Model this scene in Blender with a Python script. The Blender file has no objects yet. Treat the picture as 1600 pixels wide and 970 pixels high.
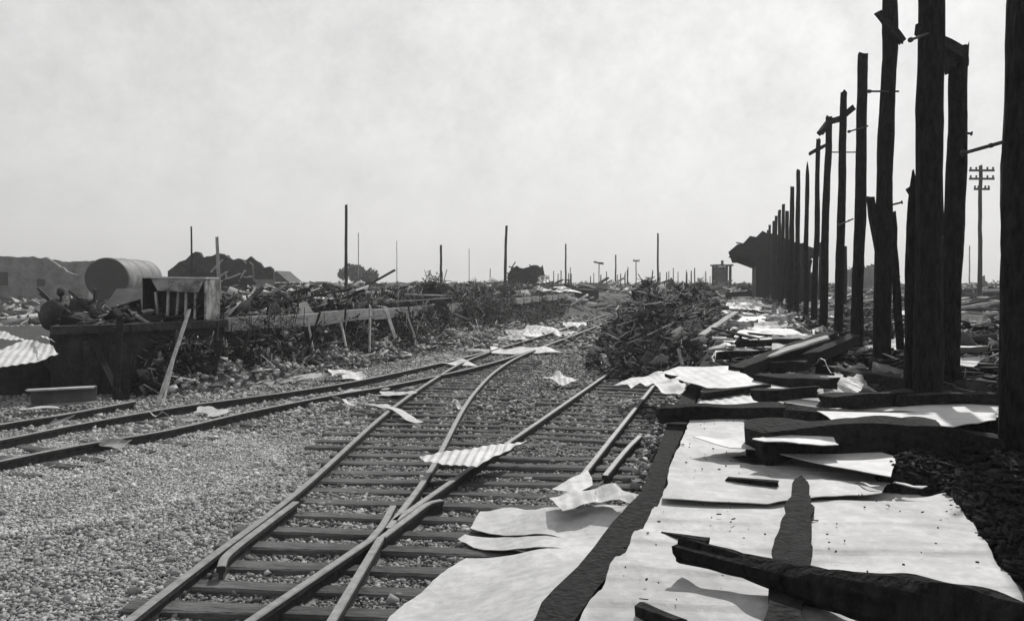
import bpy, bmesh, math, random
import numpy as np
from mathutils import Vector, Matrix, noise

# ------------------------------------------------------------------ camera, sky, sun, exposure
SC = bpy.context.scene
COL = SC.collection
F, CX, CY, HOR, H = 1300.0, 800.0, 485.0, 440.0, 1.88
PITCH = math.atan((CY - HOR) / F)
cam = bpy.data.cameras.new("camera"); cam.sensor_width = 36.0; cam.lens = 36.0 * F / 1600.0
cam.clip_start = 0.05; cam.clip_end = 3000
co = bpy.data.objects.new("camera", cam); COL.objects.link(co)
co.location = (0, 0, H); co.rotation_euler = (math.pi / 2 - PITCH, 0, 0)
SC.camera = co

SUN_AZ, SUN_EL = math.radians(21.5), math.radians(43)     # ahead of the camera, a little to the right
sun = bpy.data.lights.new("sun", "SUN"); sun.energy = 4.6; sun.angle = math.radians(0.6); sun.color = (1, 0.985, 0.97)
so = bpy.data.objects.new("sun", sun); COL.objects.link(so)
sd = Vector((math.sin(SUN_AZ) * math.cos(SUN_EL), math.cos(SUN_AZ) * math.cos(SUN_EL), math.sin(SUN_EL)))
so.rotation_euler = (-sd).to_track_quat('-Z', 'Y').to_euler()
so.location = (0, 0, 30)

W = bpy.data.worlds.new("World"); SC.world = W; W.use_nodes = True
nt = W.node_tree; nt.nodes.clear()
sky = nt.nodes.new("ShaderNodeTexSky"); sky.sky_type = 'NISHITA'; sky.sun_disc = False
sky.sun_elevation = SUN_EL; sky.sun_rotation = SUN_AZ
sky.air_density = 1.0; sky.dust_density = 3.0; sky.ozone_density = 1.0
bw = nt.nodes.new("ShaderNodeRGBToBW")
cmb = nt.nodes.new("ShaderNodeMix"); cmb.data_type = 'FLOAT'; cmb.inputs[0].default_value = 0.82
cmb.inputs[3].default_value = 6.6                              # thin even overcast veil
tc = nt.nodes.new("ShaderNodeTexCoord")
nz = nt.nodes.new("ShaderNodeTexNoise"); nz.inputs['Scale'].default_value = 13.0; nz.inputs['Detail'].default_value = 10; nz.inputs['Roughness'].default_value = 0.72
mr = nt.nodes.new("ShaderNodeMapRange"); mr.inputs[1].default_value = 0.3; mr.inputs[2].default_value = 0.7; mr.inputs[3].default_value = 0.82; mr.inputs[4].default_value = 1.18
mul = nt.nodes.new("ShaderNodeMath"); mul.operation = 'MULTIPLY'
bg = nt.nodes.new("ShaderNodeBackground"); bg.inputs['Strength'].default_value = 0.114
out = nt.nodes.new("ShaderNodeOutputWorld")
L = nt.links.new
L(sky.outputs[0], bw.inputs[0]); L(bw.outputs[0], cmb.inputs[2])
L(tc.outputs['Generated'], nz.inputs['Vector']); L(nz.outputs[0], mr.inputs[0])
L(cmb.outputs[0], mul.inputs[0]); L(mr.outputs[0], mul.inputs[1])
L(mul.outputs[0], bg.inputs['Color']); L(bg.outputs[0], out.inputs[0])
SC.view_settings.view_transform = 'Standard'; SC.view_settings.look = 'None'
SC.view_settings.exposure = -0.05; SC.view_settings.gamma = 1.0
SC.cycles.volume_bounces = 0; SC.cycles.max_bounces = 5

# ------------------------------------------------------------------ helpers
rnd = random.Random(7)
rng = np.random.default_rng(11)
_fw = Vector((0, math.cos(PITCH), -math.sin(PITCH))); _up = Vector((0, math.sin(PITCH), math.cos(PITCH)))
def U(px, py, z=0.0):
    """where the line of sight through a measured point of the photograph meets height z"""
    d = _fw * F + Vector((1, 0, 0)) * (px - CX) + _up * (CY - py)
    t = (z - H) / d.z
    return Vector((d.x * t, d.y * t, z))
def at(px, py, dist):
    """the same line at distance dist along y"""
    d = _fw * F + Vector((1, 0, 0)) * (px - CX) + _up * (CY - py)
    t = dist / d.y
    return Vector((d.x * t, dist, H + d.z * t))
SL = 0.2731
def R(X, d, z=0.0):
    """platform frame: X metres right of the line through the camera along the platform"""
    return Vector((X + SL * d, d, z))
PT = 0.88          # platform top

def mat(name, lo, hi, rough=0.85, scale=6.0, detail=6, metallic=0.0, bump=0.0, bscale=30.0, island=False, stretch=None, spec=0.3, dist=0.02, streak=None):
    m = bpy.data.materials.new(name); m.use_nodes = True
    n = m.node_tree; b = n.nodes['Principled BSDF']; lk = n.links.new
    b.inputs['Roughness'].default_value = rough; b.inputs['Metallic'].default_value = metallic
    b.inputs['Specular IOR Level'].default_value = spec
    t = n.nodes.new("ShaderNodeTexCoord"); mp = n.nodes.new("ShaderNodeMapping")
    if stretch: mp.inputs['Scale'].default_value = stretch
    lk(t.outputs['Object'], mp.inputs[0])
    ns = n.nodes.new("ShaderNodeTexNoise"); ns.inputs['Scale'].default_value = scale; ns.inputs['Detail'].default_value = detail; ns.inputs['Roughness'].default_value = 0.65
    lk(mp.outputs[0], ns.inputs['Vector'])
    fac = ns.outputs[0]
    r = n.nodes.new("ShaderNodeMapRange"); r.inputs[1].default_value = 0.3; r.inputs[2].default_value = 0.7
    r.inputs[3].default_value = lo; r.inputs[4].default_value = hi
    lk(fac, r.inputs[0]); val = r.outputs[0]
    if island:
        g = n.nodes.new("ShaderNodeNewGeometry"); q = n.nodes.new("ShaderNodeMapRange")
        q.inputs[3].default_value = island[0]; q.inputs[4].default_value = island[1]
        pw = n.nodes.new("ShaderNodeMath"); pw.operation = 'POWER'; pw.inputs[1].default_value = island[2]
        lk(g.outputs['Random Per Island'], pw.inputs[0]); lk(pw.outputs[0], q.inputs[0])
        mm = n.nodes.new("ShaderNodeMath"); mm.operation = 'MULTIPLY'; lk(val, mm.inputs[0]); lk(q.outputs[0], mm.inputs[1]); val = mm.outputs[0]
    if streak:
        s2 = n.nodes.new("ShaderNodeTexNoise"); s2.inputs['Scale'].default_value = streak[0]; s2.inputs['Detail'].default_value = 8; s2.inputs['Roughness'].default_value = .7
        lk(t.outputs['Object'], s2.inputs['Vector'])
        r2 = n.nodes.new("ShaderNodeMapRange"); r2.inputs[1].default_value = streak[1]; r2.inputs[2].default_value = streak[1] + .12; r2.inputs[3].default_value = streak[2]; r2.inputs[4].default_value = 1.0
        lk(s2.outputs[0], r2.inputs[0])
        mm2 = n.nodes.new("ShaderNodeMath"); mm2.operation = 'MULTIPLY'; lk(val, mm2.inputs[0]); lk(r2.outputs[0], mm2.inputs[1]); val = mm2.outputs[0]
    lk(val, b.inputs['Base Color'])
    if bump:
        n2 = n.nodes.new("ShaderNodeTexNoise"); n2.inputs['Scale'].default_value = bscale; n2.inputs['Detail'].default_value = 5
        lk(mp.outputs[0], n2.inputs['Vector'])
        bp = n.nodes.new("ShaderNodeBump"); bp.inputs['Strength'].default_value = bump; bp.inputs['Distance'].default_value = dist
        lk(n2.outputs[0], bp.inputs['Height']); lk(bp.outputs[0], b.inputs['Normal'])
    return m

M = dict(
    ground=mat("dusty_earth", .10, .30, scale=1.2, bump=1, bscale=14, dist=.06),
    ballast=mat("gravel_bed", .07, .30, scale=9, bump=1, bscale=22, dist=.05),
    stone=mat("crushed_stone", .22, .38, scale=3, island=(.4, 1.3, 1.0), bump=.4, bscale=60, dist=.006),
    gravel=mat("pale_gravel", .34, .50, scale=3, island=(.6, 1.15, 1.0)),
    oilstone=mat("oily_stone", .14, .30, scale=3, island=(.15, 1.5, 1.3), bump=.4, bscale=60, dist=.006),
    char=mat("charred_wood", .002, .022, rough=.95, scale=30, bump=1, bscale=42, stretch=(1, 1, .3), spec=.12, dist=.05),
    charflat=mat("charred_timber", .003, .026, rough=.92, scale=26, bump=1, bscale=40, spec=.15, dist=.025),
    sleeper=mat("oily_sleeper", .03, .12, rough=.9, scale=7, bump=.9, bscale=40, spec=.2),
    wood=mat("weathered_wood", .16, .42, scale=8, bump=.6, bscale=60),
    tin=mat("galvanised_sheet", .36, .50, rough=.62, scale=2.6, metallic=.1, spec=.3, bump=.25, bscale=9, streak=(12, .44, .84)),
    tin3=mat("dusty_flat_sheet", .27, .44, rough=.65, scale=2.2, metallic=.1, spec=.3, bump=.3, bscale=12, streak=(12, .46, .82)),
    tin2=mat("sooty_sheet", .14, .34, rough=.6, scale=3, metallic=.2, spec=.4, bump=.3, bscale=12, streak=(3, .42, .35)),
    darktin=mat("scorched_sheet", .03, .12, rough=.7, scale=3, bump=.3, bscale=12),
    railtop=mat("worn_rail_head", .13, .26, rough=.55, metallic=.3, scale=12, spec=.5),
    rust=mat("rusty_iron", .018, .06, rough=.85, scale=18, bump=.3, bscale=50, spec=.2),
    railfoot=mat("dusty_rail_foot", .08, .22, rough=.9, scale=18),
    conc=mat("platform_concrete", .34, .5, scale=1.6, bump=.35, bscale=25, streak=(1.4, .4, .6)),
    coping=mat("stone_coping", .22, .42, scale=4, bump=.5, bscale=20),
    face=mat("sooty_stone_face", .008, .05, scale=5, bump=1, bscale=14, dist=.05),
    bush=mat("wreckage_mix", .04, .09, scale=6, island=(.15, 8.0, 4.0)),
    darkmix=mat("burnt_wreckage_mix", .010, .03, scale=6, island=(.4, 16.0, 5.5)),
    palemix=mat("pale_wreckage_mix", .12, .24, scale=6, island=(.06, 2.6, 2.2)),
    mound=mat("ash_mound", .03, .12, scale=4, bump=1, bscale=18, dist=.08),
    darkmound=mat("soot_mound", .008, .035, scale=5, bump=1, bscale=22, dist=.06),
    tank=mat("tank_steel", .10, .22, rough=.6, scale=1.4, metallic=.1, bump=.2, bscale=6, streak=(.8, .45, .6)),
    bwall=mat("ruin_plaster", .06, .22, scale=.9, bump=.7, bscale=4, dist=.1),
    nearblack=mat("burnt_and_shaded_black", .008, .02, scale=2),
    leaf=mat("dusty_foliage", .04, .10, scale=3, island=(.4, 1.6, 1)),
)

def tag(o, label=None, cat=None, group=None, kind=None):
    if label: o['label'] = label
    if cat: o['category'] = cat
    if group: o['group'] = group
    if kind: o['kind'] = kind
    return o
def link(name, me, m=None, parent=None, smooth=False):
    if m is not None:
        for x in (m if isinstance(m, (list, tuple)) else [m]): me.materials.append(x)
    if smooth:
        me.polygons.foreach_set('use_smooth', [True] * len(me.polygons))
    o = bpy.data.objects.new(name, me); COL.objects.link(o)
    if parent: o.parent = parent
    return o
def mesh_from(name, V, Fc):
    me = bpy.data.meshes.new(name); me.from_pydata([tuple(v) for v in V], [], Fc); me.update(); return me
def empty(name, loc, label=None, cat=None, group=None, rz=0):
    o = bpy.data.objects.new(name, None); COL.objects.link(o); o.location = loc; o.rotation_euler = (0, 0, rz)
    o.empty_display_size = .2
    tag(o, label, cat, group); return o
def rebase(o):
    """move a world-space mesh so its origin lies at its base"""
    me = o.data; n = len(me.vertices); a = np.empty(n * 3); me.vertices.foreach_get('co', a); a = a.reshape(-1, 3)
    c = Vector(((a[:, 0].min() + a[:, 0].max()) / 2, (a[:, 1].min() + a[:, 1].max()) / 2, a[:, 2].min()))
    a -= np.array(c); me.vertices.foreach_set('co', a.ravel()); me.update(); o.location = c; return o
def child_world(o, parent):
    o.parent = parent; o.matrix_parent_inverse = Matrix.Identity(4)
    me = o.data; off = parent.location; rz = parent.rotation_euler.z
    me.transform(Matrix.Rotation(-rz, 4, 'Z') @ Matrix.Translation(-off)); return o

def box(V, Fc, c, ex, ey, ez):
    """oriented box: centre, half-vectors"""
    b = len(V)
    for sx, sy, sz in ((-1,-1,-1),(1,-1,-1),(1,1,-1),(-1,1,-1),(-1,-1,1),(1,-1,1),(1,1,1),(-1,1,1)):
        V.append(c + ex * sx + ey * sy + ez * sz)
    for f in ((0,3,2,1),(4,5,6,7),(0,1,5,4),(1,2,6,5),(2,3,7,6),(3,0,4,7)): Fc.append([b + i for i in f])
def frame_of(d):
    d = d.normalized(); a = Vector((0, 0, 1)) if abs(d.z) < .95 else Vector((1, 0, 0))
    s = d.cross(a).normalized(); return d, s, s.cross(d).normalized()

def beam(name, a, b, w, h, m, rough=.12, segs=14, label=None, cat=None, group=None, taper=(1, 1), parent=None, side=None, roll=0., seed=0, bend=0.):
    """square timber between two points, with eroded, uneven faces and ends"""
    a, b = Vector(a), Vector(b); d, s, u = frame_of(b - a); Ln = (b - a).length
    if roll: s, u = s * math.cos(roll) + u * math.sin(roll), u * math.cos(roll) - s * math.sin(roll)
    segs = max(3, segs); V = []; Fc = []; sd_ = seed * 3.7 + a.x * 1.3 + a.y
    prof = [(-1,-1),(0,-1),(1,-1),(1,0),(1,1),(0,1),(-1,1),(-1,0)]; k = len(prof)
    for i in range(segs + 1):
        t = i / segs; tp = taper[0] * (1 - t) + taper[1] * t
        c = a.lerp(b, t) + s * (noise.noise(Vector((t * Ln * .8 + sd_, 1, 0))) * w * .12) + u * (bend * math.sin(t * math.pi))
        for j, (x, y) in enumerate(prof):
            q = 1 + rough * 2 * noise.noise(Vector((t * Ln * 3.5 + sd_, j * 2.1, 5)))
            e = d * (noise.noise(Vector((j * 3.1 + sd_, i, 2))) * w * .8 if i in (0, segs) else 0)
            V.append(c + s * (x * w / 2 * tp * q) + u * (y * h / 2 * tp * q) + e)
    for i in range(segs):
        for j in range(k):
            Fc.append([i * k + j, i * k + (j + 1) % k, (i + 1) * k + (j + 1) % k, (i + 1) * k + j])
    Fc.append(list(range(k))[::-1]); Fc.append([segs * k + j for j in range(k)])
    me = mesh_from(name, V, Fc); bmf(me)
    o = link(name, me, m)
    if parent: child_world(o, parent)
    else: rebase(o)
    return tag(o, label, cat, group)
def bmf(me):
    bm = bmesh.new(); bm.from_mesh(me); bmesh.ops.recalc_face_normals(bm, faces=bm.faces[:]); bm.to_mesh(me); bm.free()

def log(name, a, b, r0, r1, m, rough=.16, segs=20, k=12, label=None, cat=None, group=None, parent=None, seed=0, crook=.3, tip=0.):
    a, b = Vector(a), Vector(b); d, s, u = frame_of(b - a); Ln = (b - a).length; V = []; Fc = []
    for i in range(segs + 1):
        t = i / segs; r = r0 * (1 - t) + r1 * t
        if tip and t > 1 - tip: r *= max(.18, 1 - ((t - 1 + tip) / tip) ** 2 * .85)
        c = a.lerp(b, t) + s * (noise.noise(Vector((t * Ln * .7 + seed, 1, 0))) * r0 * crook) + u * (noise.noise(Vector((t * Ln * .7 + seed, 9, 0))) * r0 * crook)
        for j in range(k):
            an = j / k * 2 * math.pi
            q = 1 + rough * noise.noise(Vector((math.cos(an) * 1.5 + seed, math.sin(an) * 1.5, t * Ln * 2.2))) * 2 + rough * .7 * noise.noise(Vector((math.cos(an) * 4 + seed, math.sin(an) * 4, t * Ln * 9)))
            e = d * (noise.noise(Vector((j * 1.7 + seed, i, 2))) * r0 * (1.1 if i == segs else .2)) if i in (0, segs) else Vector()
            V.append(c + (s * math.cos(an) + u * math.sin(an)) * r * q + e)
    for i in range(segs):
        for j in range(k): Fc.append([i * k + j, i * k + (j + 1) % k, (i + 1) * k + (j + 1) % k, (i + 1) * k + j])
    Fc.append(list(range(k))[::-1]); Fc.append([segs * k + j for j in range(k)])
    me = mesh_from(name, V, Fc); bmf(me); o = link(name, me, m)
    if parent: child_world(o, parent)
    else: rebase(o)
    return tag(o, label, cat, group)

def thick(me, t):
    bm = bmesh.new(); bm.from_mesh(me); bmesh.ops.recalc_face_normals(bm, faces=bm.faces[:])
    if sum((f.normal.z * f.calc_area() for f in bm.faces)) < 0: bmesh.ops.reverse_faces(bm, faces=bm.faces[:])
    n = Vector()
    for f in bm.faces: n += f.normal * f.calc_area()
    n = n.normalized() if n.length > 1e-9 else Vector((0, 0, 1))
    keep = bm.faces[:]
    ret = bmesh.ops.extrude_face_region(bm, geom=keep, use_keep_orig=True)
    bmesh.ops.translate(bm, verts=[v for v in ret['geom'] if isinstance(v, bmesh.types.BMVert)], vec=-n * t)
    bmesh.ops.recalc_face_normals(bm, faces=bm.faces[:]); bm.to_mesh(me); bm.free()

def sheet(name, P4, m, corr=.011, pitch=.09, along=0, warp=.03, rag=.02, label=None, cat="metal sheet", group=None, seed=0, res=None, curl=(0, 0, 0, 0), parent=None, th=.004):
    """corrugated sheet through four world corners (in order round the edge); curl lifts edges 01,12,23,30"""
    a, b, c, d = [Vector(p) for p in P4]
    lu = ((b - a).length + (c - d).length) / 2; lv = ((d - a).length + (c - b).length) / 2
    near = min(p.y for p in (a, b, c, d))
    if res is None: res = .018 if near < 5.5 else (.022 if near < 9 else (.05 if near < 16 else .1))
    ridge_u = along == 0           # ridges run along v, profile varies along u
    nu = max(4, min(260, int(lu / (res if ridge_u else res * 2.2)))); nv = max(4, min(260, int(lv / (res if not ridge_u else res * 2.2))))
    V = []; Fc = []; n = (b - a).cross(d - a)
    n = n.normalized() if n.length > 1e-6 else Vector((0, 0, 1))
    if n.z < 0: n = -n
    for j in range(nv + 1):
        for i in range(nu + 1):
            s, t = i / nu, j / nv
            rs = rag * noise.noise(Vector((t * lv * 5 + seed, 3, seed))) * 2 / max(lu, .1) ; rt = rag * noise.noise(Vector((s * lu * 5 + seed, 7, seed))) * 2 / max(lv, .1)
            s2 = s + rs * (1 - s if s < .5 else s) * (1 if s in (0, 1) or True else 0); t2 = t + rt * (1 - t if t < .5 else t)
            p = (a * (1 - s2) + b * s2) * (1 - t2) + (d * (1 - s2) + c * s2) * t2
            w = noise.noise(Vector((p.x * .9 + seed, p.y * .9, seed))) * warp * 2 + noise.noise(Vector((p.x * 3.1 + seed, p.y * 3.1, seed + 4))) * warp * .5
            z = w + corr * math.sin(2 * math.pi * ((s * lu) if ridge_u else (t * lv)) / pitch)
            z += curl[0] * max(0, 1 - t * 3) ** 2 + curl[1] * max(0, 1 - (1 - s) * 3) ** 2 + curl[2] * max(0, 1 - (1 - t) * 3) ** 2 + curl[3] * max(0, 1 - s * 3) ** 2
            V.append(p + n * z)
    for j in range(nv):
        for i in range(nu):
            q = j * (nu + 1) + i; Fc.append([q, q + 1, q + nu + 2, q + nu + 1])
    me = mesh_from(name, V, Fc); thick(me, th)
    o = link(name, me, m, smooth=False)
    if parent: child_world(o, parent)
    else: rebase(o)
    return tag(o, label, cat, group)

def inpoly(x, y, P):
    c = False; j = len(P) - 1
    for i in range(len(P)):
        if (P[i][1] > y) != (P[j][1] > y) and x < (P[j][0] - P[i][0]) * (y - P[i][1]) / (P[j][1] - P[i][1] + 1e-12) + P[i][0]: c = not c
        j = i
    return c
def torn(name, pts, m, res=.03, corr=.008, pitch=.09, ang=0., warp=.03, label=None, cat="metal sheet", group=None, seed=0, parent=None, th=.004, lift=0., rg=.014, broad=0.):
    """torn sheet with the outline pts (world points); height follows the outline points"""
    P = [Vector(p) for p in pts]
    O = []                                                     # ragged outline
    for i in range(len(P)):
        a, b = P[i], P[(i + 1) % len(P)]; ln = (b - a).length; k = max(1, int(ln / (res * 2.2)))
        for q in range(k):
            t = q / k; p = a.lerp(b, t); nn = Vector((-(b - a).y, (b - a).x, 0)).normalized()
            O.append(p + nn * ((noise.noise(Vector((p.x * 4 + seed, p.y * 4, seed))) + .5 * noise.noise(Vector((p.x * 13 + seed, p.y * 13, seed)))) * rg * (1.6 if q else .3)))
    bm = bmesh.new(); vs = [bm.verts.new((p.x, p.y, 0)) for p in O]
    es = [bm.edges.new((vs[i], vs[(i + 1) % len(vs)])) for i in range(len(vs))]
    bmesh.ops.triangle_fill(bm, edges=es, use_beauty=True)
    xs = [p.x for p in O]; ys = [p.y for p in O]
    step = res * 1.1; ca, sa = math.cos(ang), math.sin(ang)
    ext = max(max(xs) - min(xs), max(ys) - min(ys)) * 1.5; cx0, cy0 = (max(xs) + min(xs)) / 2, (max(ys) + min(ys)) / 2
    for nx, ny, st in ((ca, sa, min(step, pitch / 5) if corr else step), (-sa, ca, step * 2.5)):
        k = int(ext / st / 2) + 1
        k = min(k, 160)
        for i in range(-k, k + 1):
            bmesh.ops.bisect_plane(bm, geom=bm.verts[:] + bm.edges[:] + bm.faces[:], plane_co=(cx0 + nx * st * i, cy0 + ny * st * i, 0), plane_no=(nx, ny, 0), dist=1e-5)
    for v in bm.verts:
        x, y = v.co.x, v.co.y; ws = 0; zs = 0
        for p in P:
            w = 1 / ((p.x - x) ** 2 + (p.y - y) ** 2 + .003) ** 1.3; ws += w; zs += w * p.z
        z = zs / ws + noise.noise(Vector((x * 1.4 + seed, y * 1.4, seed))) * warp * 2 + noise.noise(Vector((x * 5 + seed, y * 5, seed))) * warp * .4
        v.co.z = z + corr * math.sin(2 * math.pi * (x * ca + y * sa) / pitch) + lift + broad * math.sin(2 * math.pi * (x * ca + y * sa + .05 * noise.noise(Vector((x, y, seed)))) / .31) * (.5 + noise.noise(Vector((x * .7, y * .7, seed + 9))))
    me = bpy.data.meshes.new(name); bm.to_mesh(me); bm.free(); thick(me, th)
    o = link(name, me, m)
    if parent: child_world(o, parent)
    else: rebase(o)
    return tag(o, label, cat, group)

# --- masses of small pieces: one mesh each
_ico = None
def ico():
    global _ico
    if _ico is None:
        bm = bmesh.new(); bmesh.ops.create_icosphere(bm, subdivisions=1, radius=1); bm.verts.ensure_lookup_table()
        _ico = (np.array([v.co[:] for v in bm.verts]), np.array([[v.index for v in f.verts] for f in bm.faces])); bm.free()
    return _ico
def rot_rand(n, tilt):
    """random rotation matrices: yaw any, pitch/roll up to tilt"""
    yaw = rng.uniform(0, 2 * np.pi, n); p = rng.normal(0, tilt, n); r = rng.uniform(0, np.pi, n)
    cy, sy, cp, sp, cr, sr = np.cos(yaw), np.sin(yaw), np.cos(p), np.sin(p), np.cos(r), np.sin(r)
    Rz = np.zeros((n, 3, 3)); Rz[:, 0, 0] = cy; Rz[:, 0, 1] = -sy; Rz[:, 1, 0] = sy; Rz[:, 1, 1] = cy; Rz[:, 2, 2] = 1
    Ry = np.zeros((n, 3, 3)); Ry[:, 0, 0] = cp; Ry[:, 0, 2] = sp; Ry[:, 2, 0] = -sp; Ry[:, 2, 2] = cp; Ry[:, 1, 1] = 1
    Rx = np.zeros((n, 3, 3)); Rx[:, 0, 0] = 1; Rx[:, 1, 1] = cr; Rx[:, 1, 2] = -sr; Rx[:, 2, 1] = sr; Rx[:, 2, 2] = cr
    return Rz @ Ry @ Rx
def fast_mesh(name, V, T):
    me = bpy.data.meshes.new(name); k = T.shape[1]
    me.vertices.add(len(V)); me.vertices.foreach_set('co', V.astype(np.float32).ravel())
    me.loops.add(T.size); me.loops.foreach_set('vertex_index', T.astype(np.int32).ravel())
    me.polygons.add(len(T)); me.polygons.foreach_set('loop_start', np.arange(0, T.size, k, dtype=np.int32))
    try: me.polygons.foreach_set('loop_total', np.full(len(T), k, dtype=np.int32))
    except Exception: pass
    me.update(calc_edges=True); me.validate(); return me
def stones(name, P, S, m, flat=.7, label=None):
    base, T = ico(); n = len(P); Rm = rot_rand(n, .6)
    V = base[None] * (1 + rng.uniform(-.42, .38, (n, 12, 1))); V = V * (S[:, None, None] * rng.uniform(.5, 1.35, (n, 1, 3)))
    V = np.einsum('nij,nkj->nki', Rm, V); V[:, :, 2] *= flat; V += P[:, None, :]
    T2 = (T[None] + (np.arange(n) * 12)[:, None, None]).reshape(-1, 3)
    o = link(name, fast_mesh(name, V.reshape(-1, 3), T2), m); return tag(o, kind='stuff', label=label)
def rocks(name, P, S, m, label=None):
    c = np.array([(-1,-1,-1),(1,-1,-1),(1,1,-1),(-1,1,-1),(-1,-1,1),(1,-1,1),(1,1,1),(-1,1,1)], float)
    Q = np.array([(0,3,2),(0,2,1),(4,5,6),(4,6,7),(0,1,5),(0,5,4),(1,2,6),(1,6,5),(2,3,7),(2,7,6),(3,0,4),(3,4,7)]); n = len(P)
    V = c[None] * (S[:, None, None] * rng.uniform(.45, 1.15, (n, 1, 3))) + rng.uniform(-.5, .5, (n, 8, 3)) * S[:, None, None]
    V = np.einsum('nij,nkj->nki', rot_rand(n, .8), V); V[:, :, 2] *= .8; V += P[:, None, :]
    o = link(name, fast_mesh(name, V.reshape(-1, 3), (Q[None] + (np.arange(n) * 8)[:, None, None]).reshape(-1, 3)), m)
    return tag(o, kind='stuff', label=label)
def sticks(name, P, Ln, Wd, Th, m, tilt=.25, label=None, plates=0.):
    n = len(P)
    if plates:
        k = rng.random(n) < plates; Wd = np.where(k, Ln * rng.uniform(.15, .5, n), Wd); Th = np.where(k, .012, Th)
    c = np.array([(-1,-1,-1),(1,-1,-1),(1,1,-1),(-1,1,-1),(-1,-1,1),(1,-1,1),(1,1,1),(-1,1,1)], float) / 2
    Q = np.array([(0,3,2,1),(4,5,6,7),(0,1,5,4),(1,2,6,5),(2,3,7,6),(3,0,4,7)])
    V = c[None] * np.stack([Ln, Wd, Th], 1)[:, None, :]
    V = V * (1 + rng.uniform(-.15, .15, (n, 8, 3)))
    V = np.einsum('nij,nkj->nki', rot_rand(n, tilt), V) + P[:, None, :]
    o = link(name, fast_mesh(name, V.reshape(-1, 3), (Q[None] + (np.arange(n) * 8)[:, None, None]).reshape(-1, 4)), m)
    return tag(o, kind='stuff', label=label)

def hfun(x, y, sc=1., seed=0.):
    return noise.fractal(Vector((x * sc + seed, y * sc, seed)), 1.0, 2.1, 4)
def mound(name, poly, hgt, base, m, res=.25, rough=.3, seed=0., edge=1., label=None, sc=1.):
    """a heap over a polygon; returns the object and a height function"""
    xs = [p[0] for p in poly]; ys = [p[1] for p in poly]
    def ed(x, y):
        d = 1e9
        for i in range(len(poly)):
            a = poly[i]; b = poly[(i + 1) % len(poly)]; vx, vy = b[0] - a[0], b[1] - a[1]
            t = max(0, min(1, ((x - a[0]) * vx + (y - a[1]) * vy) / (vx * vx + vy * vy + 1e-9)))
            d = min(d, math.hypot(x - a[0] - vx * t, y - a[1] - vy * t))
        return d if inpoly(x, y, poly) else -d
    def hz(x, y):
        e = ed(x, y) / edge
        k = 0 if e <= 0 else min(1, e)
        return base + (hgt * (k * (2 - k))) * (1 + rough * 2 * hfun(x, y, sc, seed)) - (0 if e > 0 else .15)
    nx = int((max(xs) - min(xs)) / res) + 2; ny = int((max(ys) - min(ys)) / res) + 2; idx = {}; V = []; Fc = []
    for j in range(ny):
        for i in range(nx):
            x = min(xs) + i * res; y = min(ys) + j * res
            if ed(x, y) > -res * 1.2:
                idx[i, j] = len(V); V.append((x + rnd.uniform(-.3, .3) * res, y + rnd.uniform(-.3, .3) * res, hz(x, y)))
    for j in range(ny):
        for i in range(nx):
            q = [(i, j), (i + 1, j), (i + 1, j + 1), (i, j + 1)]
            if all(t in idx for t in q): Fc.append([idx[t] for t in q])
    o = link(name, mesh_from(name, V, Fc), m); tag(o, label, None, None, 'stuff')
    return o, hz
def scatter(poly, n, hz, up=(0, .2)):
    xs = [p[0] for p in poly]; ys = [p[1] for p in poly]; P = []
    while len(P) < n:
        x = rnd.uniform(min(xs), max(xs)); y = rnd.uniform(min(ys), max(ys))
        if inpoly(x, y, poly): P.append((x, y, hz(x, y) + rnd.uniform(*up)))
    return np.array(P)
def smooth_path(P, n=8):
    P = [Vector(p) for p in P]; Q = [P[0] * 2 - P[1]] + P + [P[-1] * 2 - P[-2]]; O = []
    for i in range(1, len(Q) - 2):
        for k in range(n):
            t = k / n; a, b, c, d = Q[i - 1:i + 3]
            O.append(.5 * ((2 * b) + (c - a) * t + (2 * a - 5 * b + 4 * c - d) * t * t + (3 * b - a - 3 * c + d) * t ** 3))
    O.append(P[-1]); return O

# ------------------------------------------------------------------ setting: ground and ballast
V = []; Fc = []
g = [(-900, -20), (900, -20), (900, 1500), (-900, 1500)]
me = mesh_from("ground", [(x, y, -.06) for x, y in g], [[0, 1, 2, 3]])
tag(link("ground", me, M['ground']), kind='structure')
def ballast_z(x, y): return .035 + .03 * hfun(x, y, .9, 3.) + .012 * hfun(x, y, 4, 8.)
bx0, bx1, by0, by1 = -16, 12, 1.0, 62
ysl = [by0]
while ysl[-1] < by1: ysl.append(ysl[-1] + max(.10, .012 * ysl[-1]))
xsl = np.arange(bx0, bx1 + .01, .16)
V = [(x, y, ballast_z(x, y)) for y in ysl for x in xsl]; nx = len(xsl)
Fc = [[j * nx + i, j * nx + i + 1, (j + 1) * nx + i + 1, (j + 1) * nx + i] for j in range(len(ysl) - 1) for i in range(nx - 1)]
tag(link("ballast_ground", mesh_from("ballast_ground", V, Fc), M['ballast']), kind='structure')

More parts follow.
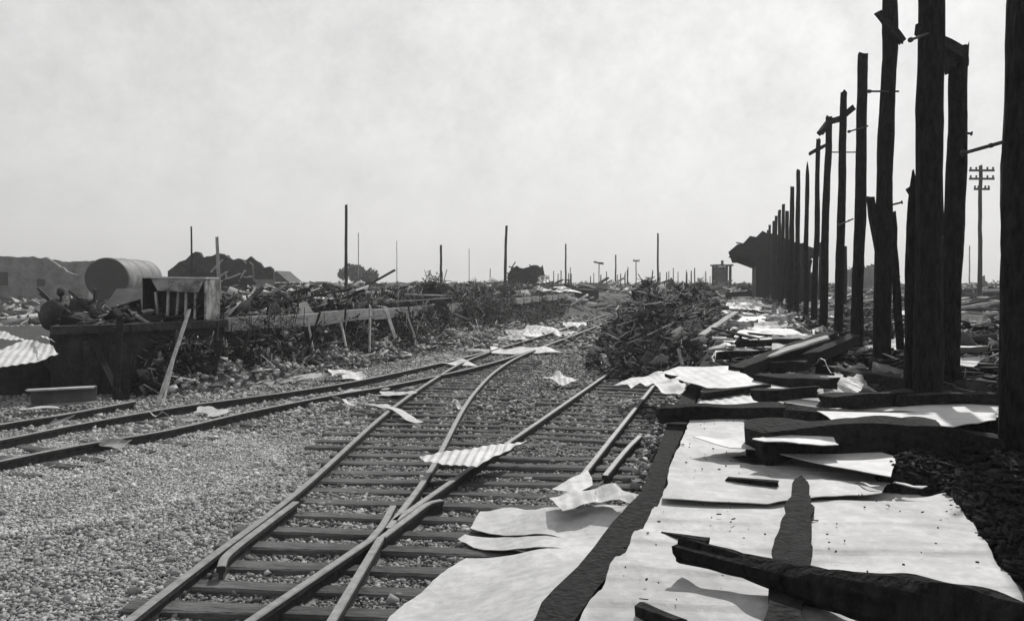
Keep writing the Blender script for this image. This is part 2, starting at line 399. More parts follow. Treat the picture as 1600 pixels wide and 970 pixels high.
# ------------------------------------------------------------------ railway
RT = .16    # rail head height
def rail_mesh(name, path, parent, ends=True):
    """flat-bottom rail section swept along a path; head, web and foot keep their own materials"""
    prof = [(-.062, 0), (.062, 0), (.062, .014), (.012, .03), (.012, .095), (.027, .107), (.027, .135), (.022, .142), (-.022, .142), (-.027, .135), (-.027, .107), (-.012, .095), (-.012, .03), (-.062, .014)]
    pm = [1, 1, 2, 1, 1, 1, 0, 0, 0, 1, 1, 1, 2, 1]   # material of the side from point i to i+1
    V = []; Fc = []; mi = []; k = len(prof)
    for i, p in enumerate(path):
        a = path[max(0, i - 1)]; b = path[min(len(path) - 1, i + 1)]; d = (b - a); d.z = 0; d.normalize(); s = Vector((d.y, -d.x, 0))
        for x, z in prof: V.append(Vector((p.x, p.y, RT - .142 + z)) + s * x)
    for i in range(len(path) - 1):
        for j in range(k): Fc.append([i * k + j, i * k + (j + 1) % k, (i + 1) * k + (j + 1) % k, (i + 1) * k + j]); mi.append(pm[j])
    Fc.append(list(range(k))[::-1]); Fc.append([(len(path) - 1) * k + j for j in range(k)]); mi += [1, 1]
    me = mesh_from(name, V, Fc); o = link(name, me, [M['railtop'], M['rust'], M['railfoot']])
    me.polygons.foreach_set('material_index', mi); bmf(me); child_world(o, parent); return o
def px(path, z=RT): return [U(x, y, z) for x, y in path]
far2 = lambda X: [R(X, d) for d in (22, 30, 42, 60)]
# rails as measured: A, E = the line that leaves; B, D = the line along the platform; R2, R3 = the line by the goods platform
A = px([(90, 1062), (200, 968), (330, 868), (473, 760), (600, 647), (668, 598), (722, 566), (765, 549)])
E1 = px([(420, 1130), (517, 969), (595, 838)])
E2 = px([(607, 824), (674, 731), (722, 641), (747, 606), (776, 578), (812, 556), (858, 538)])
B1 = px([(200, 1098), (390, 968), (578, 842)])
Xb = -(1157 - 0 - 1155) * 0; 
B2 = px([(617, 812), (740, 727), (840, 659), (940, 590)])
b0 = B2[-1]; D0 = U(1020, 603, RT)
tdir = Vector((SL, 1, 0))
B2 += [b0 + tdir * t for t in (3, 8, 20, 45)]
D = px([(888, 770), (915, 735), (968, 668), (1020, 603)]) + [D0 + tdir * t for t in (3, 8, 20, 45)]
R2 = px([(-260, 735), (0, 686), (120, 662), (264, 637), (380, 621), (454, 611), (554, 595), (677, 569), (760, 549), (850, 523), (930, 497), (1010, 470)])
R3 = px([(-260, 775), (0, 719), (120, 695), (261, 671), (390, 642), (517, 617), (617, 600), (751, 571), (830, 547), (900, 522), (970, 495), (1040, 470)])
R1 = px([(-200, 700), (0, 662), (96, 647), (210, 626)])
sm = lambda P: smooth_path(P, 10)
t1 = empty("railway_track", (A[3].x, A[3].y, 0), "middle railway track with shiny worn rails that forks off left at the crossing in front", "railway track")
t2 = empty("railway_track", (D[3].x, D[3].y, 0), "railway track running closest beside the platform edge, partly under torn sheets", "railway track")
t3 = empty("railway_track", (R3[4].x, R3[4].y, 0), "dark railway track curving past the foot of the far goods platform on the left", "railway track")
rail_mesh("rail", sm(A), t1); rail_mesh("rail", sm(E1), t1); rail_mesh("rail", sm(E2), t1)
rail_mesh("rail", sm(B1), t2); rail_mesh("rail", sm(B2), t2); rail_mesh("rail", sm(D), t2)
rail_mesh("rail", sm(R2), t3); rail_mesh("rail", sm(R3), t3)
t4 = empty("railway_track", (R1[1].x, R1[1].y, 0), "short length of rusty rail beside the pale steel channel at far left", "rail")
rail_mesh("rail", sm(R1), t4)
# frog wing rails and check rails
rail_mesh("wing_rail", sm([E1[-1], *px([(611, 800), (617, 790)])] if False else px([(578, 842), (598, 818), (614, 789)])), t1)
rail_mesh("wing_rail", sm(px([(597, 838), (640, 806), (668, 786), (690, 780)])), t2)
rail_mesh("check_rail", sm(px([(345, 884), (358, 862), (420, 814), (462, 783)])), t1)
rail_mesh("check_rail", sm(px([(945, 742), (978, 702), (1000, 680)])), t2)
cp = empty("crossing_frog", U(604, 830), None, None)
frog = torn("crossing_point", px([(596, 842), (606, 828), (617, 812), (628, 803), (607, 824)], RT - .004), M['railtop'], res=.03, corr=0, warp=0, th=.03)
for k_ in ('category', 'label'):
    if k_ in frog: del frog[k_]
frog.parent = t1; frog.location = frog.location - t1.location
bpy.data.objects.remove(cp)

def sleeper_mesh(name, ln, w=.15, h=.13, seed=0):
    V = []; Fc = []; n = 14; prof = [(-1, -1), (-1, .8), (-.8, 1), (0, 1.03), (.8, 1), (1, .8), (1, -1)]; k = len(prof)
    for i in range(n + 1):
        x = (i / n - .5) * ln
        for j, (a, b) in enumerate(prof):
            q = 1 + .18 * noise.noise(Vector((x * 3, j * 3, seed)))
            V.append((x + (noise.noise(Vector((j, i, seed))) * .03 if i in (0, n) else 0), a * w / 2 * q, b * h / 2 + .012 * noise.noise(Vector((x * 4, j, seed + 3)))))
    for i in range(n):
        for j in range(k): Fc.append([i * k + j, i * k + (j + 1) % k, (i + 1) * k + (j + 1) % k, (i + 1) * k + j])
    Fc.append(list(range(k))); Fc.append([n * k + j for j in range(k)])
    me = mesh_from(name, V, Fc); bmf(me); me.materials.append(M['sleeper']); return me
SLM = [sleeper_mesh("sleeper", 2.1, seed=i) for i in range(4)]
LNG = [sleeper_mesh("sleeper", 1.0, seed=i + 9) for i in range(3)]
def put_sleeper(parent, c, ang, ln, z=-.035):
    me = rnd.choice(SLM if abs(ln - 2.1) < .01 else LNG); o = bpy.data.objects.new("sleeper", me); COL.objects.link(o); o.parent = parent
    o.location = Vector((c.x, c.y, z)) - parent.location; o.rotation_euler = (0, 0, ang)
    if ln != 2.1: o.scale = (ln, 1, 1)
ups = tdir.normalized()
def near_x(path, y):
    for a, b in zip(path[:-1], path[1:]):
        if (a.y - y) * (b.y - y) <= 0 and a.y != b.y: return a.x + (b.x - a.x) * (y - a.y) / (b.y - a.y)
    return None
sA, sD, sB, sE = sm(A), sm(D), sm(B1 + B2), sm(E1 + E2)
y = 4.2
while y < 8.9:                                                  # long crossing timbers under both lines
    xa, xd = near_x(sA, y), near_x(sD, y)
    xd = R(-.95, y).x
    if xa is not None:
        a, d = Vector((xa - rnd.uniform(.08, .3), y + .07, 0)), Vector((xd + .5, y - .25, 0)); c = (a + d) / 2
        put_sleeper(t2 if int(y * 10) % 2 else t1, c, math.atan2((d - a).y, (d - a).x) + rnd.gauss(0, .012), (d - a).length, z=.010 + rnd.uniform(-.012, .012))
    y += .37 + rnd.uniform(-.03, .03)
y = 9.1
while y < 40:
    xb, xd = near_x(sB, y), near_x(sD, y)
    xb = xb if xb is not None else None
    if xb is not None and xd is not None: put_sleeper(t2, Vector(((xb + xd) / 2, y, 0)), -.266 + rnd.gauss(0, .02), 2.1, z=.010 + rnd.uniform(-.01, .01))
    y += .37 + rnd.uniform(-.03, .03)
y = 9.0
while y < 19:
    xb, xe = near_x(sA, y), near_x(sE, y)
    if xb is not None and xe is not None: put_sleeper(t1, Vector(((xb + xe) / 2, y, 0)), -.10 - (y - 9) * .02 + rnd.gauss(0, .02), 2.1, z=.010 + rnd.uniform(-.01, .01))
    y += .37 + rnd.uniform(-.03, .03)
s3 = sm(R3); s2 = sm(R2); acc = 0
for i in range(1, len(s3)):
    acc += (s3[i] - s3[i - 1]).length
    while acc > .45:
        acc -= .45; d = (s3[i] - s3[i - 1]).normalized()
        c = s3[i] + Vector((-d.y, d.x, 0)) * .53
        if c.y < 50 and len(t3.children) < 90: put_sleeper(t3, c, math.atan2(-d.x, d.y) + rnd.gauss(0, .02), 2.1, z=-.01)

# crushed stone between and beside the tracks
def on_platform(x, y): return x > SL * y - .40 + (0 if y > 3.9 else -.15 * (3.9 - y))
slp = [(o.parent.location + o.location, o.rotation_euler.z, (2.1 if o.data in SLM else o.scale.x)) for o in bpy.data.objects if o.name.startswith("sleeper") and o.parent]
def over_sleeper(x, y):
    for c, an, ln in slp_near.get(int(y), ()):
        dx, dy = x - c.x, y - c.y; u = dx * math.cos(an) + dy * math.sin(an); v = -dx * math.sin(an) + dy * math.cos(an)
        if abs(u) < ln / 2 and abs(v) < .085: return True
    return False
slp_near = {}
for s in slp:
    for k in range(int(s[0].y) - 2, int(s[0].y) + 3): slp_near.setdefault(k, []).append(s)
P = []; S = []; DK = []
def in_track(x, y):
    a, d = near_x(sA, y), near_x(sD, y)
    if d is None: d = R(-.95, y).x
    if a is None: return y > 12 and x > -1.5
    q = .35 * noise.noise(Vector((x * 1.5, y * 1.5, 9)))
    return a - .1 + q < x < d + 1.0
def addst(n, y0, y1, s0, s1, keep=.85):
    m_ = 0
    while m_ < n:
        y = math.sqrt(rnd.uniform(y0 * y0, y1 * y1)); x = rnd.uniform(-.66, .40) * y
        m_ += 1
        if on_platform(x, y): continue
        if over_sleeper(x, y) and rnd.random() > keep: continue
        fine = noise.noise(Vector((x * .5, y * .5, 2.2)))
        sandy = math.exp(-((x + 4.3) ** 2 / 3 + (y - 8.0) ** 2 / 3.5))
        if sandy > .35 and rnd.random() < .7: s = rnd.uniform(.004, .009)
        elif rnd.random() < .012: s = rnd.uniform(s1, s1 * 1.8)
        else: s = rnd.uniform(s0, s1) * (1 + .5 * fine)
        P.append((x, y, ballast_z(x, y) + s * rnd.uniform(.1, .7))); S.append(s); DK.append(2 if sandy > .3 + .25 * fine and rnd.random() < .9 else int(in_track(x, y) and rnd.random() < .93))
addst(150000, 4.3, 10, .005, .016); addst(85000, 10, 22, .010, .028); addst(9000, 22, 45, .04, .09)
P = np.array(P); S = np.array(S); DK = np.array(DK)
rocks("ballast_stones", P[DK == 0], S[DK == 0], M['stone'], label="loose pale crushed stone left of the tracks")
rocks("fine_gravel", P[DK == 2], S[DK == 2], M['gravel'], label="pale patch of fine gravel at the lower left")
rocks("oily_ballast_stones", P[DK == 1], S[DK == 1], M['oilstone'], label="darker oily crushed stone between the rails")

# ------------------------------------------------------------------ near platform
def prism(name, poly, z0, z1, m, parent=None, sub=False):
    V = [(p[0], p[1], z0) for p in poly] + [(p[0], p[1], z1) for p in poly]; n = len(poly)
    Fc = [list(range(n))[::-1], [n + i for i in range(n)]] + [[i, (i + 1) % n, n + (i + 1) % n, n + i] for i in range(n)]
    me = mesh_from(name, V, Fc); bmf(me); o = link(name, me, m)
    if parent: child_world(o, parent)
    return o
e0 = U(900, 967, PT); e1 = U(1034, 778, PT)
edge = [Vector((e0.x - .35, 1.2, 0)), e0, U(983, 852, PT), e1, R(-.353, 8), R(-.353, 20), R(-.353, 60)]
pl = empty("station_platform", R(1, 8), "long raised station platform strewn with pale sheets along the right side", "platform")
inner = [Vector((p.x + .24, p.y, 0)) for p in edge]
prism("platform_deck", [(p.x, p.y) for p in inner] + [R(5.2, 60).to_tuple()[:2], R(5.2, 1.0).to_tuple()[:2]], 0, PT - .004, M['conc'], pl)
# edge course: dressed kerb along the platform
Vk = [(p.x, p.y) for p in edge] + [(p.x, p.y) for p in inner[::-1]]
prism("edge_kerb", Vk, -.05, PT - .03, M['coping'], pl)

# dark strip along the edge, shaped and coloured as its cast shadow
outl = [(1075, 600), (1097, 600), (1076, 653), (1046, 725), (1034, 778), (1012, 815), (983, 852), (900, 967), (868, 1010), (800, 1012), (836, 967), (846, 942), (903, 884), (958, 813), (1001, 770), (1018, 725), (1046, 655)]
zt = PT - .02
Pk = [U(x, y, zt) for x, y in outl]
ko = torn("edge_shade_strip", Pk, M['charflat'], res=.05, corr=0, warp=.004, th=.10, rg=.006, label="long dark strip standing in for the shadow along the platform edge", cat="timber", seed=2)
Pk2 = [U(x, y, zt) for x, y in [(1098, 596), (1108, 575), (1122, 545), (1137, 518), (1128, 518), (1109, 545), (1090, 575), (1078, 596)]]  # second strip carries the same painted shade farther along the edge
torn("edge_shade_strip", Pk2, M['charflat'], res=.08, corr=0, warp=.004, th=.10, rg=.008, label="shorter dark strip standing in for the edge shadow beyond the torn bright sheet", cat="timber", seed=3)

# ------------------------------------------------------------------ charred posts
POST = "charred posts standing in a row along the platform"
def rod(parent, a, b, r=.010, knob=.019, name="iron_rod"):
    a, b = Vector(a), Vector(b); d, s, u = frame_of(b - a); V = []; Fc = []; k = 8
    segs = [(0, r), (.25, r), (.27, knob * .7), (.31, knob * .7), (.33, r), (.93, r), (.94, knob), (1, knob)]
    for t, rr in segs:
        for j in range(k):
            an = j / k * 2 * math.pi; V.append(a.lerp(b, t) + (s * math.cos(an) + u * math.sin(an)) * rr)
    for i in range(len(segs) - 1):
        for j in range(k): Fc.append([i * k + j, i * k + (j + 1) % k, (i + 1) * k + (j + 1) % k, (i + 1) * k + j])
    Fc.append(list(range(k))[::-1]); Fc.append([(len(segs) - 1) * k + j for j in range(k)])
    me = mesh_from(name, V, Fc); bmf(me); o = link(name, me, M['rust']); child_world(o, parent); return o
def post(X, d, top, w, label, lean=(0, 0), r1=None, group=POST, seed=0, tip=0.0, rods=(), braces=(), z0=PT - .05, segs=34):
    p = R(X, d)
    e = empty("charred_post", (p.x, p.y, z0), label, "post", group)
    log("post_shaft", (p.x, p.y, z0), (p.x + lean[0], p.y + lean[1], top), w / 2, (r1 or w * .4), M['char'], rough=.09, segs=segs + 12, k=16, seed=seed, parent=e, crook=.3, tip=tip)
    for a, b in rods: rod(e, a, b)
    for a, b, bw_ in braces: beam("cross_piece", a, b, bw_, bw_ * 1.2, M['charflat'], parent=e, rough=.22, segs=8, seed=seed)
    return e
a_ = at
post(1.475, 4.3, 5.6, .25, "thickest charred post, closest one, filling the right edge of the view", r1=.115, seed=1, lean=(.01, 0),
     rods=[(a_(1568, 222, 4.3), a_(1504, 240, 4.6))])
post(1.485, 6.5, 5.4, .21, "tall thick charred post, second of the row, with a slanting bracket near its head", r1=.088, seed=2, lean=(-.03, 0),
     rods=[(a_(1452, 52, 6.45), a_(1422, 63, 6.2))],
     braces=[(a_(1436, 45, 6.5), a_(1502, 86, 6.9), .07)])
post(1.40, 6.75, 2.77, .13, "short broken charred stub pressed against the thick second post", seed=5, tip=.25, r1=.05,
     braces=[(a_(1419, 300, 6.7), a_(1438, 290, 6.7), .05)])
post(1.85, 7.3, 3.92, .19, "crooked charred post leaning right just behind the second post, with a splintered head", r1=.07, seed=6, lean=(.04, 0),
     rods=[(a_(1490, 207, 7.3), a_(1519, 209, 7.2)), (a_(1484, 360, 7.3), a_(1501, 361, 7.3))],
     braces=[(a_(1490, 75, 7.3), a_(1494, 108, 7.3), .12)])
post(1.50, 8.7, 4.9, .18, "charred post with a slanted cross piece nailed near its top", r1=.072, seed=3, lean=(.02, 0),
     rods=[(a_(1404, 143, 8.7), a_(1357, 143, 8.5)), (a_(1386, 322, 8.7), a_(1410, 316, 8.6))],
     braces=[(a_(1372, 20, 8.6), a_(1411, 66, 8.6), .055), (a_(1394, 330, 8.75), a_(1406, 545, 8.75), .05), (a_(1360, 308, 8.7), a_(1378, 425, 8.72), .06)])
post(1.55, 10.9, H + 350 * 10.9 / F, .155, "straight charred post with a flat sawn top, fourth tall one", r1=.062, seed=4, lean=(.03, 0),
     rods=[(a_(1356, 197, 10.9), a_(1326, 206, 10.6)), (a_(1333, 342, 10.9), a_(1310, 352, 10.8))])
post(1.56, 13.1, H + 293 * 13.1 / F, .14, "charred post with a small broken arm on its right side, fifth tall one", r1=.052, seed=7, lean=(.05, 0),
     braces=[(a_(1312, 186, 13.1), a_(1334, 168, 13.1), .07)], rods=[(a_(1300, 238, 13.1), a_(1345, 238, 13.3))])
post(1.55, 15.3, H + 255 * 15.3 / F, .15, "charred post with a zigzag beam end across its head, sixth tall one", r1=.055, seed=8, lean=(.05, 0),
     braces=[(a_(1281, 209, 15.2), a_(1300, 186, 15.3), .08), (a_(1296, 190, 15.3), a_(1312, 186, 15.3), .09)])
post(1.58, 17.5, H + 220 * 17.5 / F, .135, "charred post joined by a thin slanting rail near its head, seventh tall one", r1=.045, seed=9, lean=(.05, 0),
     braces=[(a_(1264, 241, 17.5), a_(1292, 226, 17.2), .05)])
post(1.58, 19.7, H + 186 * 19.7 / F, .13, "thin charred post whose top tapers to a point, eighth tall one", r1=.04, seed=10, tip=.1)
post(1.52, 21.9, H + 172 * 21.9 / F, .14, "charred post standing closest behind the pointed eighth one", r1=.05, seed=11)
for i, (X, d, py) in enumerate([(1.50, 24.1, 293), (1.58, 25.6, 322), (1.58, 28, 331), (1.57, 30.3, 320), (1.55, 32.5, 329), (1.5, 34.7, 338), (1.5, 37, 346), (1.4, 39.2, 352), (1.4, 41.4, 360)]):
    post(X, d, H + (440 - py) * d / F, .15 if i else .2, "thin charred post in the crowded far stretch of the row before the station building" if i else "broader charred post at the near end of the crowded far stretch", seed=20 + i, r1=.055, segs=14, group="far crowded charred posts" if i else POST)
# second row, seen between the first
for i, (X, d, py, lb) in enumerate([(3.3, 26, 385, 0), (3.4, 20, 400, 0), (3.2, 33, 380, 0)]):
    post(X, d, H + (440 - py) * d / F, .14, "low burnt post stub behind the row, showing between the tall posts", seed=40 + i, segs=12, group="burnt stubs behind the post row")

# ------------------------------------------------------------------ sheets on the platform, laid by hand
def S(name, pts, m='tin', **k):
    return torn(name, [U(x, y, z) for x, y, z in pts], M[m], **k)
Z = PT
S("metal_sheet", [(1036, 775, Z+.03), (1240, 776, Z+.035), (1400, 774, Z+.03), (1485, 768, Z+.03), (1540, 850, Z+.03), (1640, 990, Z+.03), (1600, 1060, Z+.02), (1200, 1080, Z+.02), (830, 1060, Z+.012), (905, 967, Z+.012), (985, 853, Z+.015)], 'tin3',
  res=.03, corr=.0016, pitch=.076, broad=.014, ang=math.radians(82), warp=.012, rg=.009, label="largest pale corrugated sheet lying flat on the platform in front, under the black log", seed=1, th=.003)
S("metal_sheet", [(1078, 655, Z+.04), (1220, 655, Z+.05), (1235, 680, Z+.05), (1380, 700, Z+.05), (1400, 742, Z+.05), (1378, 770, Z+.045), (1200, 783, Z+.05), (1035, 778, Z+.05), (1048, 725, Z+.04)], 'tin3',
  res=.04, corr=0.0016, pitch=.076, ang=math.radians(80), warp=.012, rg=.01, broad=.008, label="pale flat sheet across the platform bearing a small dark splinter", seed=2)
S("metal_sheet", [(1082, 685, Z+.13), (1130, 690, Z+.09), (1180, 678, Z+.11), (1330, 690, Z+.12), (1400, 715, Z+.12), (1392, 746, Z+.10), (1300, 728, Z+.11), (1190, 703, Z+.11), (1140, 702, Z+.11)],
  res=.05, corr=0, warp=.012, label="narrow pointed sheet with a long black lower edge on the platform", seed=5)
S("metal_sheet", [(1095, 612, Z+.05), (1160, 612, Z+.05), (1230, 630, Z+.05), (1215, 640, Z+.05), (1090, 640, Z+.05)],
  res=.07, corr=.004, warp=.01, label="pale sheet strip just behind the dark crossbar on the platform", seed=6)
S("metal_sheet", [(1030, 580, Z+.12), (1062, 572, Z+.12), (1150, 573, Z+.15), (1165, 584, Z+.14), (1178, 592, Z+.13), (1245, 606, Z+.10), (1190, 609, Z+.10), (1105, 605, Z+.10), (1070, 598, Z+.08), (1052, 592, Z+.08), (1062, 586, Z+.1)],
  res=.08, corr=.001, warp=.01, rg=.03, label="bright sheet with a torn left edge reaching over the platform edge", seed=7)
S("metal_sheet", [(958, 601, .42), (1000, 588, .46), (1034, 578, .55), (1058, 590, .56), (1072, 600, .55), (1062, 615, .5), (1034, 614, .45), (1022, 600, .48), (1010, 604, .42), (1000, 598, .46), (985, 608, .4), (980, 600, .44)],
  res=.08, corr=.001, warp=.012, rg=.03, label="torn bright sheet with ragged spikes hanging over the end of the right rail", seed=77)
# raised sheet with deep shadow under its near edge
S("metal_sheet", [(1232, 641, Z+.06), (1290, 640, Z+.07), (1400, 615, Z+.08), (1560, 636, Z+.10), (1556, 655, Z+.24), (1490, 667, Z+.26), (1400, 662, Z+.24), (1300, 656, Z+.2)],
  res=.06, corr=0, warp=.01, label="bright sheet with a thick curled front edge between the second and the closest post", seed=8)
for i, (pts, m_, lb) in enumerate([
    ([(1175, 690, .18), (1230, 672, .2), (1300, 676, .22), (1310, 690, .2), (1250, 693, .2)], 'tin', "small bright flap resting on the end of the charred beam"),
    ([(1470, 700, .1), (1500, 690, .12), (1555, 708, .1), (1556, 742, .06), (1540, 736, .06), (1500, 708, .08)], 'tin', "bright torn corner of sheet at the foot of the closest post"),
    ([(1395, 757, .06), (1400, 748, .1), (1450, 756, .08), (1440, 764, .06)], 'tin', "tiny pale scrap amid the black charcoal heap"),
    ([(1330, 752, .06), (1360, 740, .12), (1376, 748, .1), (1360, 765, .05)], 'tin2', "crumpled grey scrap touching the left tip of the charcoal heap"),
    ([(1455, 570, 0.25), (1475, 550, 0.30), (1500, 560, 0.30), (1545, 558, 0.30), (1520, 574, 0.25)], 'tin', "bright bowl shaped sheet seen between the second and the closest post"),
    ([(1472, 546, 0.30), (1500, 543, 0.40), (1545, 543, 0.40), (1540, 548, 0.34), (1475, 552, 0.30)], 'tin', "thin bright sheet edge above the bowl shaped sheet"),
    ([(1470, 530, 0.30), (1478, 518, 0.50), (1500, 520, 0.50), (1535, 540, 0.35), (1490, 543, 0.30)], 'tin', "bright humped sheet leaning behind the second post"),
    ([(1466, 600, .04), (1500, 596, .1), (1550, 598, .12), (1548, 606, .08), (1500, 602, .06)], 'tin', "long thin bright sheet edge left of the closest post, in shade"),
    ([(1475, 612, .04), (1548, 610, .06), (1546, 616, .03), (1480, 617, .03)], 'tin2', "dull thin sheet left of the closest post, in shade"),
    ([(1275, 600, .05), (1300, 590, .16), (1345, 588, .14), (1355, 600, .12), (1330, 622, .06), (1290, 622, .05)], 'tin2', "grey ribbed sheet on the platform below the fallen beams"),
    ([(1330, 632, .06), (1340, 622, .12), (1408, 634, .06), (1395, 642, .04)], 'tin', "slim bright sheet on the platform left of the second post"),
    ([(1215, 588, .1), (1240, 583, .16), (1280, 592, .1), (1250, 598, .08)], 'tin', "small bright sheet sticking out below the fallen beams"),
    ([(1270, 572, .1), (1285, 560, .2), (1345, 570, .22), (1358, 578, .16), (1300, 582, .08)], 'tin', "bright sheet bent over beside the fallen beams, near the post feet"),
    ([(1110, 560, .04), (1118, 548, .08), (1180, 545, .1), (1170, 562, .05), (1115, 567, .03)], 'tin', "flat bright sheet at the platform edge beyond the torn spiked sheet"),
    ([(1122, 545, .05), (1130, 533, .08), (1215, 528, .12), (1200, 545, .06)], 'tin', "pale sheet left of the upper end of the fallen beams"),
    ([(1140, 530, .06), (1160, 515, .14), (1230, 512, .2), (1270, 524, .14), (1210, 530, .06)], 'tin', "long crumpled bright sheet lying left of the far posts"),
    ([(1165, 512, .08), (1190, 500, .16), (1235, 508, .2), (1225, 515, .1)], 'tin2', "grey crumpled sheet in the strewn patch left of the far posts"),
    ([(1236, 516, .1), (1240, 503, .3), (1252, 508, .26), (1282, 524, .1), (1262, 527, .05)], 'tin', "bright peaked sheet tapering to the right against the post feet"),
    ([(1140, 505, .1), (1160, 495, .16), (1200, 492, .14), (1195, 503, .08)], 'tin', "small pale sheet in the strewn patch, midway to the station building"),
    ([(1200, 490, .1), (1212, 472, .45), (1228, 462, .5), (1226, 488, .1)], 'tin', "upright bright triangular sheet left of the far posts"),
]):
    S("metal_sheet", [(x, y, Z + z) for x, y, z in pts], m_, res=.05 if i in (0, 1, 2, 3) else .09, corr=.012 if i in (9,) else .004, pitch=.14 if i == 9 else .1, ang=math.radians(20 if i == 9 else 75), warp=.02, label=lb, seed=30 + i)
# fallen beams
beam("fallen_beam", U(1150, 585, Z + .1), U(1300, 528, Z + .30), .16, .16, M['charflat'], label="longer fallen squared beam lying across the platform with a sunlit top", cat="beam", seed=1)
beam("fallen_beam", U(1215, 582, Z + .08), U(1335, 530, Z + .28), .13, .12, M['charflat'], label="shorter fallen beam lying on the right of the longer one", cat="beam", seed=2)
sheet("plank_sheet", [U(1185, 563, Z + .20), U(1296, 527, Z + .40), U(1290, 523, Z + .40), U(1178, 557, Z + .2)], M['wood'], corr=0, warp=.004, label="pale board lying along the top of the longer fallen beam", cat="board", seed=4, th=.02)
beam("board", U(1096, 524, Z + .1), U(1150, 488, Z + .35), .12, .04, M['wood'], label="pale plank sticking out over the platform edge beyond the brush heap", cat="plank", seed=3)
beam("fallen_beam", U(1030, 647, Z + .05), U(1235, 645, Z + .09), .15, .11, M['charflat'], label="charred crossbar lying straight across the platform edge", cat="beam", rough=.25, seed=8)
beam("fallen_beam", U(1173, 692, Z + .14), U(1560, 700, Z + .12), .26, .16, M['charflat'], label="heavy charred beam with a squared left end reaching to the closest post", cat="beam", rough=.25, seed=9, segs=24, bend=.06)
beam("fallen_beam", U(1228, 652, Z + .13), U(1560, 682, Z + .10), .22, .2, M['charflat'], label="thick charred beam lying under the curled front edge of the bright sheet", cat="beam", rough=.28, seed=10, segs=24, bend=-.03)
beam("board", U(1095, 618, Z + .08), U(1200, 604, Z + .1), .07, .05, M['charflat'], label="thin dark stick behind the pale strip of sheet on the platform", cat="stick", seed=12)
beam("splinter", U(1136, 749, Z + .055), U(1216, 756, Z + .06), .03, .022, M['charflat'], label="small dark splinter lying alone on the pale flat sheet", cat="splinter", rough=.4, seed=13)
beam("splinter", U(1000, 952, Z + .03), U(1062, 975, Z + .03), .05, .035, M['charflat'], label="black chip at the bottom of the view on the largest pale sheet", cat="splinter", rough=.4, seed=14)
for i, (x0, y0, x1, y1, w_, lb) in enumerate([(1180, 592, 1300, 600, .2, "flat black timber lying left of the grey ribbed sheet"), (1290, 628, 1420, 618, .16, "flat black timber lying between the grey ribbed sheet and the second post"),
        (1180, 618, 1270, 612, .13, "short black timber beside the pale sheet strip"), (1330, 585, 1440, 600, .22, "black timber across the feet of the third post"), (1150, 570, 1260, 572, .14, "black timber under the left end of the fallen beams"),
        (1460, 585, 1560, 580, .2, "black timber left of the closest post below the bowl shaped sheet"), (1400, 625, 1560, 622, .16, "long black timber at the back of the curled bright sheet"), (1120, 556, 1230, 552, .1, "thin black timber across the pale sheets beyond the fallen beams"),
        (1150, 537, 1250, 533, .1, "thin black timber farthest across the platform sheets"), (1385, 560, 1470, 556, .2, "black timber lying between the feet of the second and third posts")]):
    beam("charred_timber", U(x0, y0, Z + .13), U(x1, y1, Z + .15), w_, .09, M['charflat'], label=lb, cat="timber", rough=.22, seed=i + 40)
# foreground black log, and a dark flat board in place of a shadow
log("charred_log", U(1066, 860, Z + .10), U(1660, 1004, Z + .125), .044, .072, M['char'], rough=.35, segs=60, k=14, label="long black charred log lying diagonally across the largest pale sheet", cat="log", seed=12.3, crook=.9)
log("splinter", U(1034, 832, Z + .035), U(1105, 848, Z + .05), .006, .016, M['charflat'], segs=10, k=8, label="thin grey sliver at the left tip of the black log", cat="splinter", seed=3, rough=.4)
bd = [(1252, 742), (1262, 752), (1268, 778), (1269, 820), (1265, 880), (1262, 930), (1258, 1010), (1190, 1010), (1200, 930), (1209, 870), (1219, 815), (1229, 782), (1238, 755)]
S("shadow_board", [(x, y, Z + .068) for x, y in bd], 'charflat', res=.03, corr=0, warp=.003, th=.014, label="dark pointed board lying lengthwise under the black log", cat="board", seed=21)  # dark board standing in for a shadow under the log
# charcoal heap by the closest post
hp = [U(x, y, Z).to_tuple()[:2] for x, y in [(1362, 768), (1380, 740), (1350, 712), (1400, 690), (1560, 690), (1640, 760), (1680, 980), (1600, 925), (1560, 885), (1530, 830), (1492, 790), (1470, 775)]]
o, hz = mound("charcoal_heap", hp, .09, Z + .02, M["darkmound"], res=.03, rough=.4, seed=5, edge=.16, sc=3, label="black charcoal and ash heap at the foot of the closest post")
P = scatter(hp, 2600, hz, (-.01, .03)); n = len(P)
sticks("charcoal_bits", P, rng.uniform(.015, .09, n), rng.uniform(.006, .02, n), rng.uniform(.005, .016, n), M['charflat'], .3, label="burnt chips and sticks over the charcoal heap")
# ash and charcoal along the foot of the post row
rp = [R(X, d).to_tuple()[:2] for X, d in [(1.25, 7.1), (1.15, 9), (1.2, 14), (1.15, 20), (1.0, 30), (.9, 44), (4.6, 44), (4.6, 20), (4.6, 9), (4.4, 7.2), (2.6, 7.0), (1.9, 6.9)]]
o, hz = mound("burnt_debris", rp, .12, Z, M['darkmound'], res=.22, rough=.8, seed=15, edge=.5, sc=1.2, label="black burnt debris banked round the feet of the charred posts")
P = scatter(rp, 15000, hz, (-.02, .08)); n = len(P)
sticks("burnt_sticks", P, rng.uniform(.05, .4, n), rng.uniform(.008, .035, n), rng.uniform(.006, .02, n), M['darkmix'], .25, plates=.15, label="burnt sticks and laths littering the ground round the post feet")
# small scraps scattered on the platform mid-distance
ST = "small sheets strewn over the platform toward the station building"
